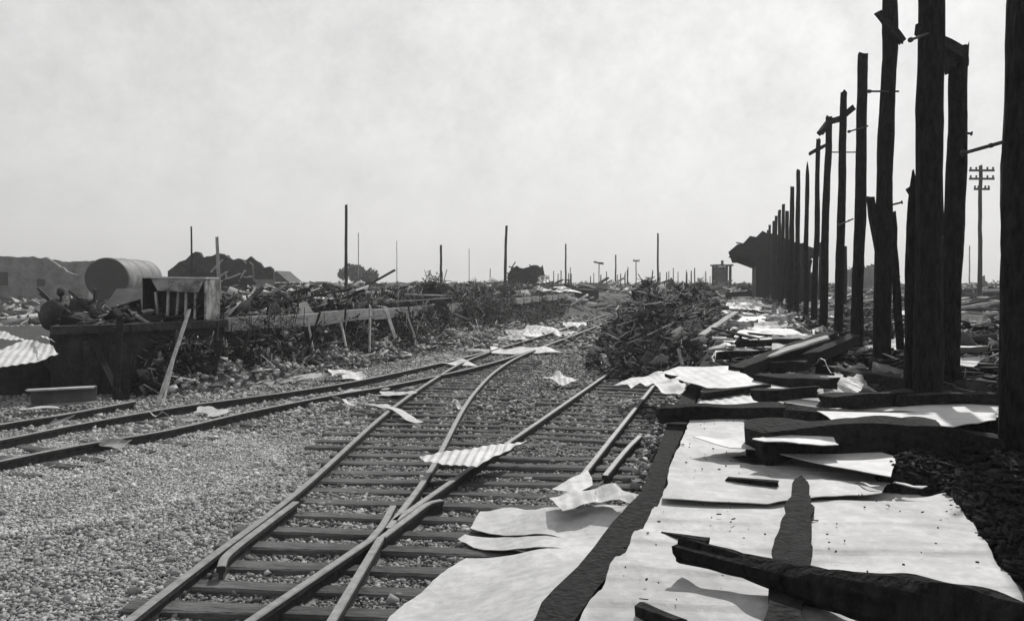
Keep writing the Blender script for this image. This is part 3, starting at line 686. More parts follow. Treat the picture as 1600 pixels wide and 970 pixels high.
# ash and chips dusted over the front sheets
fp = wp0 = [U(x, y, Z).to_tuple()[:2] for x, y in [(1060, 640), (1400, 650), (1500, 770), (1600, 965), (920, 965), (1040, 770)]]
P = scatter(fp, 260, lambda x, y: Z + .042, (0, .006)); n = len(P)
sticks("ash_flecks", P, rng.exponential(.007, n) + .003, rng.uniform(.002, .006, n), rng.uniform(.002, .006, n), M['charflat'], .05, label="ash flecks and small chips on the pale sheets in front")
for i in range(46):
    d = 10.5 + 32 * (i / 46) ** 1.2 + rnd.uniform(-.6, .6); X = rnd.uniform(-.3, 1.15)
    if i % 3 == 2: X = rnd.uniform(1.9, 4.0); d -= 2.5
    p = R(X, d, Z + (.2 if X > 1.5 else .05) + rnd.uniform(0, .05)); a = rnd.uniform(-.5, .5); w, h_ = rnd.uniform(.5, 1.1), rnd.uniform(.3, .6)
    ux = Vector((math.cos(a), math.sin(a), rnd.uniform(-.12, .12))) * w / 2; uy = Vector((-math.sin(a), math.cos(a), rnd.uniform(-.1, .3))) * h_ / 2
    back = X > 1.5
    sheet("metal_sheet", [p - ux - uy, p + ux - uy, p + ux + uy, p - ux + uy], M['tin' if rnd.random() < .7 else 'tin2'], corr=.01, pitch=.16, warp=.06, rag=.06, seed=i * 2.3, res=.07,
          label="small crumpled sheet lying in the debris right of the post row" if back else "small crumpled sheet among those strewn over the platform left of the far posts",
          group="small sheets in the debris right of the post row" if back else ST, curl=(0, rnd.uniform(0, .1), rnd.uniform(0, .12), 0))
for i in range(16):
    d = rnd.uniform(11, 32); X = rnd.uniform(-.3, 1.0); p = R(X, d, Z + .14); a = rnd.uniform(0, 3.1); v = Vector((math.cos(a), math.sin(a), rnd.uniform(-.05, .12))) * rnd.uniform(.3, .8)
    beam("board", p - v, p + v, .09, .03, M['wood' if i % 2 else 'charflat'], label="loose plank in the strewn layer on the platform toward the station building", cat="plank", group="loose planks on the platform toward the station building", segs=5, seed=i)
pp = [R(X, d).to_tuple()[:2] for X, d in [(-.3, 9), (1.2, 9), (1.0, 44), (-.3, 44)]]
P = scatter(pp, 1500, lambda x, y: Z, (.0, .08)); n = len(P)
sticks("platform_litter", P, rng.uniform(.06, .4, n), rng.uniform(.02, .1, n), rng.uniform(.005, .03, n), M['bush'], .15, label="fine litter over the platform")

# ------------------------------------------------------------------ sheets off the platform, on the tracks
S("metal_sheet", [(1030, 774, .40), (1000, 870, .36), (940, 960, .34), (900, 1060, .3), (560, 1040, .10), (610, 962, .09), (655, 928, .09), (700, 888, .1), (728, 870, .11), (880, 855, .22), (740, 853, .11), (715, 840, .1), (726, 833, .11), (880, 840, .2), (735, 824, .12), (750, 800, .12), (800, 793, .16), (880, 795, .24), (950, 788, .3)],
  res=.07, corr=.0012, pitch=.1, ang=math.radians(95), warp=.008, rg=.02, label="broad white sheet lying on the stones left of the platform edge, split by narrow gashes", seed=3)
S("metal_sheet", [(868, 786, .34), (858, 776, .32), (905, 764, .36), (962, 754, .44), (985, 768, .44), (1004, 771, .44), (985, 788, .38), (930, 784, .36), (880, 797, .32)],
  res=.06, corr=.002, warp=.008, label="torn pale sheet lying over the upper corner of the broad white sheet", seed=4)
S("metal_sheet", [(862, 764, .24), (900, 744, .26), (918, 735, .28), (926, 758, .26), (900, 770, .26)], res=.07, corr=.001, warp=.008, label="small bright pointed scrap on the rail end beside the broad white sheet", seed=14)
S("metal_sheet", [(985, 750, .3), (1000, 743, .36), (1022, 742, .36), (1020, 757, .3), (1000, 756, .28)], 'tin2', res=.05, corr=0, warp=.02, label="little pale scrap in the gap under the platform edge", seed=15)
S("metal_sheet", [(655, 713, .30), (700, 704, .31), (760, 695, .31), (824, 689, .28), (790, 706, .27), (745, 728, .26), (705, 726, .27), (664, 721, .29)],
  res=.035, corr=.005, pitch=.075, ang=math.radians(-6), warp=.004, rg=.006, label="bright corrugated sheet resting across the rails of the crossing", seed=16)
S("metal_sheet", [(832, 603, .06), (858, 590, .22), (872, 577, .36), (886, 588, .25), (912, 598, .14), (880, 602, .14)], res=.07, corr=.003, warp=.02, label="tent shaped bright scrap between the two right hand tracks", seed=17)
S("metal_sheet", [(514, 616, .30), (530, 620, .26), (548, 626, .18), (605, 631, .20), (612, 638, .16), (662, 658, .08), (650, 660, .08), (598, 641, .14), (548, 634, .12), (530, 628, .1)],
  res=.05, corr=0, warp=.02, label="long bent strip of tin lying from the left track across the middle rail", seed=18, th=.012)
S("metal_sheet", [(766, 541, .2), (790, 546, .12), (830, 543, .16), (812, 533, .3), (850, 541, .22), (882, 551, .1), (840, 552, .1), (800, 553, .1), (768, 551, .12)], res=.09, corr=0, warp=.03, label="curled pale sheet on the far rails near the left end of the brush heap", seed=19, th=.02)
S("metal_sheet", [(690, 567, .16), (722, 560, .2), (748, 570, .12), (715, 570, .12)], res=.09, corr=0, warp=.02, label="small pale scrap on the rails where the left and middle tracks join", seed=22)
S("metal_sheet", [(232, 641, .22), (252, 638, .26), (268, 653, .12), (243, 655, .12)], res=.06, corr=0, warp=.01, label="small white square of sheet at the foot of the leaning laths", seed=23)
S("metal_sheet", [(700, 628, .1), (712, 622, .2), (728, 636, .12), (716, 640, .08)], 'tin2', res=.05, corr=0, warp=.01, label="little grey scrap between the rails of the middle track", seed=24)
for i in range(22):
    x, y_ = [(560, 608), (590, 605), (640, 603), (620, 612), (800, 528), (820, 522), (850, 515), (870, 520), (760, 545), (900, 508), (830, 510), (300, 655), (330, 640), (180, 690), (95, 655), (60, 640), (420, 600), (455, 597), (480, 590), (395, 603), (520, 585), (545, 583)][i]
    p = U(x, y_, .12 + rnd.uniform(0, .08)); a = rnd.uniform(-.6, .6); w = rnd.uniform(.16, .38) * p.y / 16; h_ = w * .5
    ux = Vector((math.cos(a), math.sin(a), rnd.uniform(-.1, .1))) * w; uy = Vector((-math.sin(a), math.cos(a), rnd.uniform(0, .4))) * h_
    sheet("metal_sheet", [p - ux - uy, p + ux - uy, p + ux + uy, p - ux + uy], M['tin2' if i % 3 else 'tin'], corr=.004, warp=.05, rag=.08, seed=60 + i, res=.06,
          label="small twisted scrap of sheet lying along the left hand track", group="small scraps of sheet along the left hand track")

# steel channel and laths at the left
ch = empty("steel_channel", U(95, 632, .1), "pale steel channel lying on the ground at far left", "steel channel")
q0, q1 = U(44, 634, .14), U(147, 628, .14)
beam("lower_flange", q0, q1, .16, .02, M['tin2'], parent=ch, rough=.03)
beam("web", q0 + Vector((0, .08, .11)), q1 + Vector((0, .08, .11)), .02, .2, M['darktin'], parent=ch, rough=.03)
beam("upper_flange", q0 + Vector((0, 0, .22)), q1 + Vector((0, 0, .22)), .16, .02, M['tin'], parent=ch, rough=.03)
beam("lath", U(246, 634, .05), at(296, 484, 13.6), .05, .03, M['wood'], label="long pale lath leaning on the goods platform, left one of the pair", cat="lath", seed=1)
beam("lath", U(254, 634, .05), at(272, 560, 13.0), .03, .03, M['wood'], label="short pale lath standing close to the long leaning lath", cat="lath", seed=2)

# ------------------------------------------------------------------ goods platform on the left
GZ = 1.2
gb = [U(x, y_, 0) for x, y_ in [(80, 628), (200, 618), (350, 600), (500, 573), (640, 547), (800, 512), (930, 482)]]
gp = empty("goods_platform", (gb[2].x, gb[2].y, 0), "high goods platform with a sooty black face on the left", "platform")
back = [Vector((p.x - 9, p.y + 26, 0)) for p in gb[::-1]]
V = []; Fc = []
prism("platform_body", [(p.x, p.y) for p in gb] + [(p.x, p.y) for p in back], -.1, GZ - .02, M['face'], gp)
def off(P, d):
    O = []
    for i, p in enumerate(P):
        a = P[max(0, i - 1)]; b = P[min(len(P) - 1, i + 1)]; t = (b - a).normalized(); O.append(p + Vector((t.y, -t.x, 0)) * d)
    return O
o1, o2 = off(gb, .12), off(gb, .004)
for i in range(len(gb) - 1):
    k = max(1, int((gb[i + 1] - gb[i]).length / 1.6))
    for j in range(k):
        t0, t1_ = j / k + .006, (j + 1) / k - .006
        q = [o1[i].lerp(o1[i + 1], t0), o1[i].lerp(o1[i + 1], t1_), o2[i].lerp(o2[i + 1], t1_), o2[i].lerp(o2[i + 1], t0)]
        dz = rnd.uniform(-.02, .02)
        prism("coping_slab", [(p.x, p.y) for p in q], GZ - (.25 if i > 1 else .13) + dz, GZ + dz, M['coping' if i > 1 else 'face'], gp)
# stone piers standing out of the face
for i in range(len(gb) - 2):
    t = (gb[i + 1] - gb[i]).normalized(); nn = Vector((t.y, -t.x, 0)); ln = (gb[i + 1] - gb[i]).length; k = max(1, int(ln / 1.5))
    for j in range(k):
        c = gb[i].lerp(gb[i + 1], (j + .5) / k) + nn * .03; V = []; Fc = []
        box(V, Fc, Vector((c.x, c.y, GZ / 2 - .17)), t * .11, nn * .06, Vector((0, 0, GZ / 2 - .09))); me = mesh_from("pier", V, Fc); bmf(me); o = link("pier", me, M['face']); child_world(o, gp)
# lower loading dock at the far left, with its bright sheets
dk = [U(-260, 640, 0), U(40, 622, 0), U(78, 618, 0)]; dkb = [Vector((p.x - 4, p.y + 9, 0)) for p in dk[::-1]]
prism("loading_dock", [(p.x, p.y) for p in dk + dkb], -.1, .72, M['face'])
tag(bpy.data.objects["loading_dock"], "low dark loading dock at the far left under bright sheets", "loading dock")
S("metal_sheet", [(-60, 585, .78), (0, 575, .78), (60, 566, .8), (92, 552, .86), (80, 540, .95), (45, 532, 1.0), (-60, 548, .95)], res=.08, corr=.006, ang=0.4, warp=.03, label="bright sheet lying on the low loading dock at far left", seed=71)
S("metal_sheet", [(-60, 545, 1.0), (0, 530, 1.0), (50, 527, 1.05), (86, 534, 1.05), (70, 524, 1.1), (0, 515, 1.1), (-60, 520, 1.1)], res=.08, corr=.006, ang=0.4, warp=.04, label="ribbed pale sheet behind the bright one on the loading dock", seed=72)
# heap below the goods platform face: stones and rubble sloping to the track
sp = [p.to_tuple()[:2] for p in [U(250, 616), U(350, 600), U(500, 571), U(640, 545), U(800, 510), U(830, 520), U(680, 556), U(560, 580), U(450, 602), U(330, 618), U(260, 626)]]
o, hz = mound("rubble_slope", sp, .28, 0, M['mound'], res=.14, rough=.5, seed=4, edge=.5, label="grey rubble sloping from the goods platform face to the track")
P = scatter(sp, 4200, hz, (-.02, .05)); rocks("rubble_stones", P, rng.uniform(.015, .06, len(P)), M['stone'], label="stones on the rubble slope below the goods platform")
P = scatter(sp, 500, hz, (.0, .1)); n = len(P)
sticks("slope_sticks", P, rng.uniform(.1, .7, n), rng.uniform(.015, .05, n), rng.uniform(.01, .03, n), M['palemix'], .35, label="pale sticks on the rubble slope")

def tangle(name, poly, hgt, base, n, label, seed=0, m='darkmix', mm='darkmound', edge=1.2, ln=(.15, 1.0), up=(-.05, .35), tilt=.5, res=.25, wd=(.008, .035), sc=1., rough=.5, plates=0.):
    o, hz = mound(name + "_heap", poly, hgt, base, M[mm], res=res, rough=rough, seed=seed, edge=edge, label=label + ", core of the heap", sc=sc)
    P = scatter(poly, n, hz, up); k = len(P)
    sticks(name, P, rng.uniform(*ln, k), rng.uniform(*wd, k), rng.uniform(wd[0], wd[1] * .7, k), M[m], tilt, label=label, plates=plates)
    return hz
def wp(L, z=0): return [U(x, y_, z).to_tuple()[:2] for x, y_ in L]
# brush heap on the tracks ahead
c1 = [R(X, d).to_tuple()[:2] for X, d in [(-3.1, 17.4), (-2.5, 15.6), (-1.5, 14.7), (-.5, 14.6), (-.4, 17), (-.45, 24), (-.5, 34), (-2.2, 34), (-3.3, 26), (-3.3, 19)]]
hzc = tangle("wreckage_heap", c1, .95, 0, 22000, "dark tangled heap of wreckage and twigs burying the rails ahead", seed=3, edge=1.0, ln=(.06, .65), up=(-.08, .14), res=.18, wd=(.006, .022), sc=1.3, m='bush', mm='mound', plates=.06, tilt=.4)
WL = "laths and bars jutting out of the wreckage heap on the rails"
for i, (x, y, z) in enumerate(scatter(c1, 44, hzc, (-.05, .1))):
    a = rnd.uniform(0, 3.14); v = Vector((math.cos(a), math.sin(a), rnd.uniform(-.2, .7))) * rnd.uniform(.35, .95); p = Vector((x, y, z))
    beam("lath", p - v, p + v, rnd.uniform(.02, .06), rnd.uniform(.02, .03), M['wood' if i % 2 else 'charflat'], label="lath jutting out of the wreckage heap on the rails", cat="lath", group=WL, segs=4, seed=i, bend=rnd.uniform(-.1, .1))
P = scatter(c1, 6000, hzc, (-.04, .16)); n = len(P)
sticks("wreckage_laths", P, rng.uniform(.1, .6, n), rng.uniform(.01, .03, n), rng.uniform(.006, .02, n), M['palemix'], .5, label="pale laths and wires in the tangled heap on the rails")
P = scatter(c1, 2500, hzc, (-.02, .12)); rocks("wreckage_rubble", P, rng.uniform(.02, .09, len(P)), M['bush'], label="rubble lumps in the tangled heap on the rails")
# brush along the goods platform edge
c2 = [p.to_tuple()[:2] for p in (U(600, 560), U(660, 556), U(800, 520), U(900, 492), U(960, 474))] + [p.to_tuple()[:2] for p in (gb[6] + Vector((-.5, 5, 0)), gb[5] + Vector((-2.5, 4, 0)), gb[4] + Vector((-1.6, 1.6, 0)))]
hz2 = tangle("scorched_brush", c2, .95, 0, 26000, "dark scorched brush hanging down the face of the goods platform", seed=9, edge=1.2, ln=(.06, .5), up=(-.1, .28), res=.25, wd=(.006, .024), tilt=.7)
P = scatter(c2, 1400, hz2, (0, .3)); n = len(P)
sticks("pale_brush", P, rng.uniform(.1, .6, n), rng.uniform(.008, .025, n), rng.uniform(.006, .02, n), M['palemix'], .7, label="pale stalks in the scorched brush along the goods platform")
# strip at platform foot, right track side: dark dirt under platform edge
c3 = wp([(1042, 640), (1085, 600), (1100, 590), (1085, 640), (1060, 740), (1020, 770), (975, 790), (1000, 740), (1018, 690)])
tangle("edge_dirt", c3, .2, 0, 900, "dark dirt and splinters banked under the platform edge", seed=13, edge=.35, ln=(.03, .2), up=(-.02, .04), res=.08, wd=(.008, .03), sc=3)
P = scatter(c3, 700, lambda x, y: .1, (-.05, .1)); rocks("edge_stones", P, rng.uniform(.015, .045, len(P)), M['stone'], label="stones in the dirt under the platform edge")
c4 = [p.to_tuple()[:2] for p in off(gb[1:5], .75)] + [p.to_tuple()[:2] for p in off(gb[1:5], -.15)[::-1]]
tangle("platform_foot_wreckage", c4, .38, 0, 9000, "dark wreckage banked against the goods platform face", seed=19, edge=.35, ln=(.05, .45), up=(-.05, .25), res=.14, wd=(.006, .025), sc=1.8, rough=.8, plates=.15, tilt=.6)
c5 = [p.to_tuple()[:2] for p in off(gb[2:6], -.4)] + [p.to_tuple()[:2] for p in off(gb[2:6], -1.5)[::-1]]
tangle("platform_edge_wreckage", c5, .12, GZ, 7000, "dark wreckage heaped along the edge of the goods platform", seed=20, edge=.3, ln=(.05, .5), up=(-.05, .12), res=.14, wd=(.006, .025), sc=1.6, rough=.9, plates=.15, tilt=.6)
P = scatter([p.to_tuple()[:2] for p in off(gb[2:6], .3)] + [p.to_tuple()[:2] for p in off(gb[2:6], -.35)[::-1]], 3000, lambda x, y: GZ - .08 + .12 * noise.noise(Vector((x * 1.5, y * 1.5, 3))), (-.22, .12)); n = len(P)
P = P[[noise.noise(Vector((float(a[0]) * .8, float(a[1]) * .8, 7))) > -.05 for a in P]]; n = len(P)
sticks("hanging_wires", P, rng.uniform(.05, .55, n), rng.uniform(.005, .02, n), rng.uniform(.005, .014, n), M['darkmix'], .8, label="dark rods and wires hanging over the goods platform edge")
LN = "charred planks leaning on the goods platform face"
for i in range(46):
    t = rnd.random() * 4.4; k = int(t); p = off(gb, .2)[k].lerp(off(gb, .2)[k + 1], t - k); q = p + Vector((rnd.uniform(-.7, .7), 0, 0)); tt = (gb[k + 1] - gb[k]).normalized(); nn = Vector((tt.y, -tt.x, 0))
    beam("plank", p + nn * rnd.uniform(.1, .7), Vector((q.x, q.y, GZ * rnd.uniform(.45, 1.12))), rnd.uniform(.04, .16), .03, M['charflat' if i % 5 or t < 2.2 else 'wood'], label="plank leaning on the sooty goods platform face", cat="plank", group=LN, segs=5, seed=i)
# individual long pieces
LP = [((385, 548), (600, 492), 18.5, 17.5, "long bent pale pole slanting across the goods platform face"),
      ((480, 497), (492, 562), 17, 17, "thin pale upright stick before the goods platform, left of the bent pole"),
      ((650, 465), (735, 500), 26, 26, "pale lath in the dark brush over the goods platform edge"),
      ((632, 480), (655, 545), 21, 21, "pale leaning stick at the left end of the scorched brush"),
      ((1003, 512), (1052, 478), 20, 22, "dark slanting rod sticking out of the wreckage heap"),
      ((1060, 545), (1066, 570), 14.4, 14.2, "short pale stick at the front of the wreckage heap"),
      ((925, 495), (905, 473), 24, 24, "pale lath at the top left of the wreckage heap"),
      ((1010, 530), (1090, 487), 18, 20, "long straight plank lying up the wreckage heap")]
for i, (a, b, da, db, lb) in enumerate(LP):
    beam("lath", at(*a, da), at(*b, db), .05, .035, M['charflat' if 'dark' in lb and 'dark brush' not in lb else 'wood'], label=lb, cat="lath", seed=i, segs=8, bend=.12 if i == 0 else 0)

# ------------------------------------------------------------------ debris on and behind the goods platform, out to the horizon
def field(name, poly, hgt, base, n, label, seed, m='bush', mm='mound', sc=.35, ln=(.3, 2.0), wd=(.04, .22), edge=3., res=1., up=(-.1, .3), tilt=.25, rough=.6, plates=.3):
    return tangle(name, poly, hgt, base, n, label, seed=seed, m=m, mm=mm, edge=edge, ln=ln, up=up, tilt=tilt, res=res, wd=wd, sc=sc, rough=rough, plates=plates)
top = [(p.x - .35, p.y + .3) for p in gb[2:]] + [(p.x, p.y) for p in back[:5]]
f1 = field("platform_debris", [(a, b) for a, b in top], .2, GZ - .12, 14000, "wreckage spread over the goods platform", 21, sc=.6, ln=(.1, .9), wd=(.015, .07), edge=1.2, res=.4, up=(0, .2))
top2 = [(p.x, p.y + .4) for p in gb[:3]] + [(p.x, p.y) for p in back[4:]]
f2 = field("platform_ash", top2, .12, GZ - .12, 5000, "ash and scrap on the left end of the goods platform", 22, m='darkmix', mm='darkmound', sc=.8, ln=(.1, .8), wd=(.02, .1), edge=.8, res=.35, up=(0, .1))
far1 = [(-80, 75), (-38, 72), (-20, 62), (-12, 44), (2, 42), (12, 50), (30, 62), (60, 130), (20, 170), (-60, 170), (-110, 120)]
field("far_wreckage", far1, .85, 0, 22000, "low wreckage of levelled houses stretching to the horizon", 31, sc=.16, ln=(.3, 2.2), wd=(.04, .16), edge=5, res=1.8, up=(-.1, .35), m='palemix', rough=.4)
yard = [(-45, 34), (-22, 33), (-14, 34), (-12, 44), (-20, 62), (-38, 72), (-70, 72)]
field("yard_wreckage", yard, .25, 0, 7000, "scattered wreckage on the open ground round the tank", 33, sc=.3, ln=(.2, 1.6), wd=(.03, .12), edge=2, res=1.2, up=(-.05, .2), m='palemix', rough=.4)
right = [(17.5, 30), (16, 38), (20, 60), (40, 130), (90, 130), (75, 60), (45, 25), (14, 10), (8.5, 12), (13, 24)]
field("right_wreckage", right, .75, 0, 15000, "pale wreckage beyond the far side of the station platform", 32, sc=.3, ln=(.15, 1.4), wd=(.02, .1), edge=3, res=1.2, m='palemix', up=(-.1, .4))
# boards and sheets lying on the goods platform: things
GB = "boards lying in the wreckage on the goods platform"; GS = "battered sheets lying on the goods platform"
for i in range(70):
    t = rnd.random() ** 1.3; x = 360 + 560 * rnd.random(); d = 16 + 28 * t + max(0, x - 560) * .03
    if x > 700: d += 8
    p = at(x, 440, d); p.z = GZ + .18 + rnd.uniform(0, .25); a = rnd.uniform(-.9, .9)
    if i % 3:
        v = Vector((math.cos(a), math.sin(a), rnd.uniform(-.12, .25))) * rnd.uniform(.3, 1.0)
        beam("board", p - v, p + v, rnd.uniform(.05, .13), .03, M['wood' if i % 2 else 'charflat'], label="board lying in the wreckage heaped on the goods platform", cat="board", group=GB, segs=4, seed=i)
    else:
        w, h_ = rnd.uniform(.2, .5), rnd.uniform(.12, .25); ux = Vector((math.cos(a), math.sin(a), rnd.uniform(-.1, .1))) * w; uy = Vector((-math.sin(a), math.cos(a), rnd.uniform(0, .5))) * h_
        sheet("metal_sheet", [p - ux - uy, p + ux - uy, p + ux + uy, p - ux + uy], M['tin2' if i % 2 else 'tin'], corr=.008, pitch=.2, warp=.07, rag=.08, seed=i, res=.07, label="battered sheet lying in the wreckage on the goods platform", group=GS)
FB = "rafters and boards in the far wreckage"
for i in range(60):
    d = rnd.uniform(45, 95); x = rnd.uniform(380, 1120); p = at(x, 440, d); p.z = 1.0 + rnd.uniform(0, .55); a = rnd.uniform(-1, 1); v = Vector((math.cos(a), math.sin(a), rnd.uniform(-.15, .6))) * rnd.uniform(.8, 2.0)
    beam("rafter", p - v, p + v, .2, .12, M['wood' if i % 3 == 0 else 'charflat'], label="fallen rafter in the far wreckage under the skyline", cat="rafter", group=FB, segs=3, seed=i)

# grey panel, open cabinet, machinery at the left end of the goods platform
S3 = lambda L: [at(x, y_, d) for x, y_, d in L]
V = []; pts = S3([(148, 500, 14.9), (182, 451, 15.6), (222, 450, 15.6), (228, 498, 14.9)])
me = mesh_from("leaning_panel", pts, [[0, 1, 2, 3]]); thick(me, .03); o = link("leaning_panel", me, M['tank']); rebase(o)
tag(o, "grey trapezoid metal panel leaning against the burnt cabinet on the goods platform", "metal panel")
cb = empty("burnt_cabinet", at(272, 500, 15.0), "open burnt cabinet with a pale top on the goods platform", "cabinet")
def panel(nm, a, b, c, d, t, m_):
    me = mesh_from(nm, [a, b, c, d], [[0, 1, 2, 3]]); bm = bmesh.new(); bm.from_mesh(me); bmesh.ops.solidify(bm, geom=bm.faces[:], thickness=t); bm.to_mesh(me); bm.free()
    o = link(nm, me, m_); child_world(o, cb); return o
A0, B0, Cc, Dd = at(226, 500, 14.9), at(322, 500, 14.9), at(226, 500, 14.9) + Vector((0, .7, 0)), at(322, 500, 14.9) + Vector((0, .7, 0))
for p in (A0, B0, Cc, Dd): p.z = GZ
hh = Vector((0, 0, .76))
panel("side_panel", A0, Cc, Cc + hh, A0 + hh, .03, M['charflat']); panel("side_panel", B0, Dd, Dd + hh * .95, B0 + hh * .95, .03, M['tin2'])
panel("back_panel", Cc, Dd, Dd + hh, Cc + hh, .03, M['darktin'])
panel("cabinet_top", A0 + hh * 1.02 + Vector((-.1, -.05, 0)), B0 + hh * 1.0 + Vector((.02, -.05, 0)), Dd + hh, Cc + hh * 1.02 + Vector((-.1, 0, 0)), .03, M['tin'])
panel("front_flap", A0 + Vector((.25, -.03, .52)), B0 + Vector((-.12, -.03, .48)), B0 + hh * .98 + Vector((0, -.03, 0)), A0 + hh + Vector((.12, -.03, 0)), .015, M['tin2'])
for k in range(5):
    a = A0.lerp(B0, .2 + k * .15) + Vector((0, .05, 0)); beam("upright_slat", a, a + Vector((rnd.uniform(-.05, .05), .03, .5)), .05, .04, M['wood' if k % 2 else 'tin2'], parent=cb, segs=4, seed=k)
mc = empty("burnt_machine", at(112, 500, 14.9), "burnt machinery with a round headed lever on the left end of the goods platform", "machinery")
def ball(nm, c, r, parent, m_, sq=(1, 1, 1), seed=0):
    bm = bmesh.new(); bmesh.ops.create_icosphere(bm, subdivisions=3, radius=r)
    for v in bm.verts: v.co *= 1 + .25 * noise.noise(v.co * (1.6 / r) + Vector((seed, 0, 0))); v.co = Vector((v.co.x * sq[0], v.co.y * sq[1], v.co.z * sq[2])) + c
    me = bpy.data.meshes.new(nm); bm.to_mesh(me); bm.free(); o = link(nm, me, m_, smooth=True); child_world(o, parent); return o
ball("machine_body", at(88, 492, 15), .28, mc, M['face'], (1.1, .8, 1.0), 1)
ball("machine_body", at(128, 486, 15), .26, mc, M['face'], (1.0, .8, 1.1), 2)
ball("lever_head", at(95, 456, 15), .075, mc, M['rust'], seed=3)
beam("lever", at(98, 500, 15), at(95, 458, 15), .035, .035, M['rust'], parent=mc)
for k in range(12):
    a = at(rnd.uniform(75, 150), rnd.uniform(480, 500), 15 + rnd.uniform(-.2, .2)); beam("bent_bar", a, a + Vector((rnd.uniform(-.4, .4), rnd.uniform(-.2, .2), rnd.uniform(.1, .4))), .05, .04, M['rust' if k % 3 else 'tin2'], parent=mc, segs=5, seed=k)
# pale crumpled lumps beside the pale post
for i, (L_, lb) in enumerate([([(325, 490, 18), (332, 468, 18), (352, 474, 18.4), (356, 492, 18)], "crumpled white lump of sheet at the foot of the pale post"),
                              ([(352, 492, 17.6), (362, 474, 18), (392, 455, 18.6), (396, 460, 18.6), (372, 492, 17.6)], "white sheet propped up in a slant right of the pale post"),
                              ([(335, 503, 16), (372, 497, 16.4), (420, 500, 16.6), (418, 506, 16.4), (340, 508, 16)], "low pale sheet on the edge of the goods platform below the pale post")]):
    P4 = S3(L_); sheet("metal_sheet", P4[:4] if len(P4) == 4 else [P4[0], P4[1], P4[3], P4[4]], M['tin'], corr=.01, warp=.05, rag=.05, label=lb, seed=i + 80, res=.06)
# bent roof frame behind (thin dark line going up right)
beam("board", at(370, 488, 18), at(410, 450, 19), .09, .05, M['charflat'], label="dark slanting plank right of the white propped sheet", cat="plank", seed=3)

# ------------------------------------------------------------------ background objects
def cyl(nm, a, b, r, m_, parent, k=40, cap=True):
    a, b = Vector(a), Vector(b); d, s, u = frame_of(b - a); V = []; Fc = []
    prof = [(0, .86), (.004, .97), (.012, 1), (.33, 1), (.332, 1.015), (.345, 1.015), (.347, 1), (.66, 1), (.662, 1.015), (.675, 1.015), (.677, 1), (.96, 1), (.985, .93), (1, .7)]
    for t, q in prof:
        for j in range(k): an = j / k * 2 * math.pi; V.append(a.lerp(b, t) + (s * math.cos(an) + u * math.sin(an)) * r * q)
    for i in range(len(prof) - 1):
        for j in range(k): Fc.append([i * k + j, i * k + (j + 1) % k, (i + 1) * k + (j + 1) % k, (i + 1) * k + j])
    Fc.append([(len(prof) - 1) * k + j for j in range(k)])
    me = mesh_from(nm, V, Fc); bmf(me); o = link(nm, me, m_, smooth=False); child_world(o, parent); return o, s, u
a, b = Vector((at(167, 438, 48).x, 48, 2.05)), Vector((at(226, 436, 57).x, 57, 2.1))
tk = empty("storage_tank", (a.x, a.y, 0), "large round steel tank lying on its side behind the goods platform", "tank")
cyl("tank_shell", a, b, 1.22, M['tank'], tk)
d_ = (b - a).normalized(); V = []; Fc = []; s_, u_ = frame_of(d_)[1:]
for j in range(36): an = j / 36 * 2 * math.pi; V.append(a - d_ * .03 + (s_ * math.cos(an) + u_ * math.sin(an)) * 1.17)
me = mesh_from("tank_end", V, [list(range(36))]); thick(me, .04); child_world(link("tank_end", me, M['nearblack']), tk)  # end coloured near-black to give it its backlit shade
for t in (.15, .5, .85):
    c = a.lerp(b, t); V = []; Fc = []; box(V, Fc, Vector((c.x, c.y, .5)), s_ * 1.0, d_ * .2, Vector((0, 0, .5))); child_world(link("cradle", mesh_from("cradle", V, Fc), M['face']), tk)

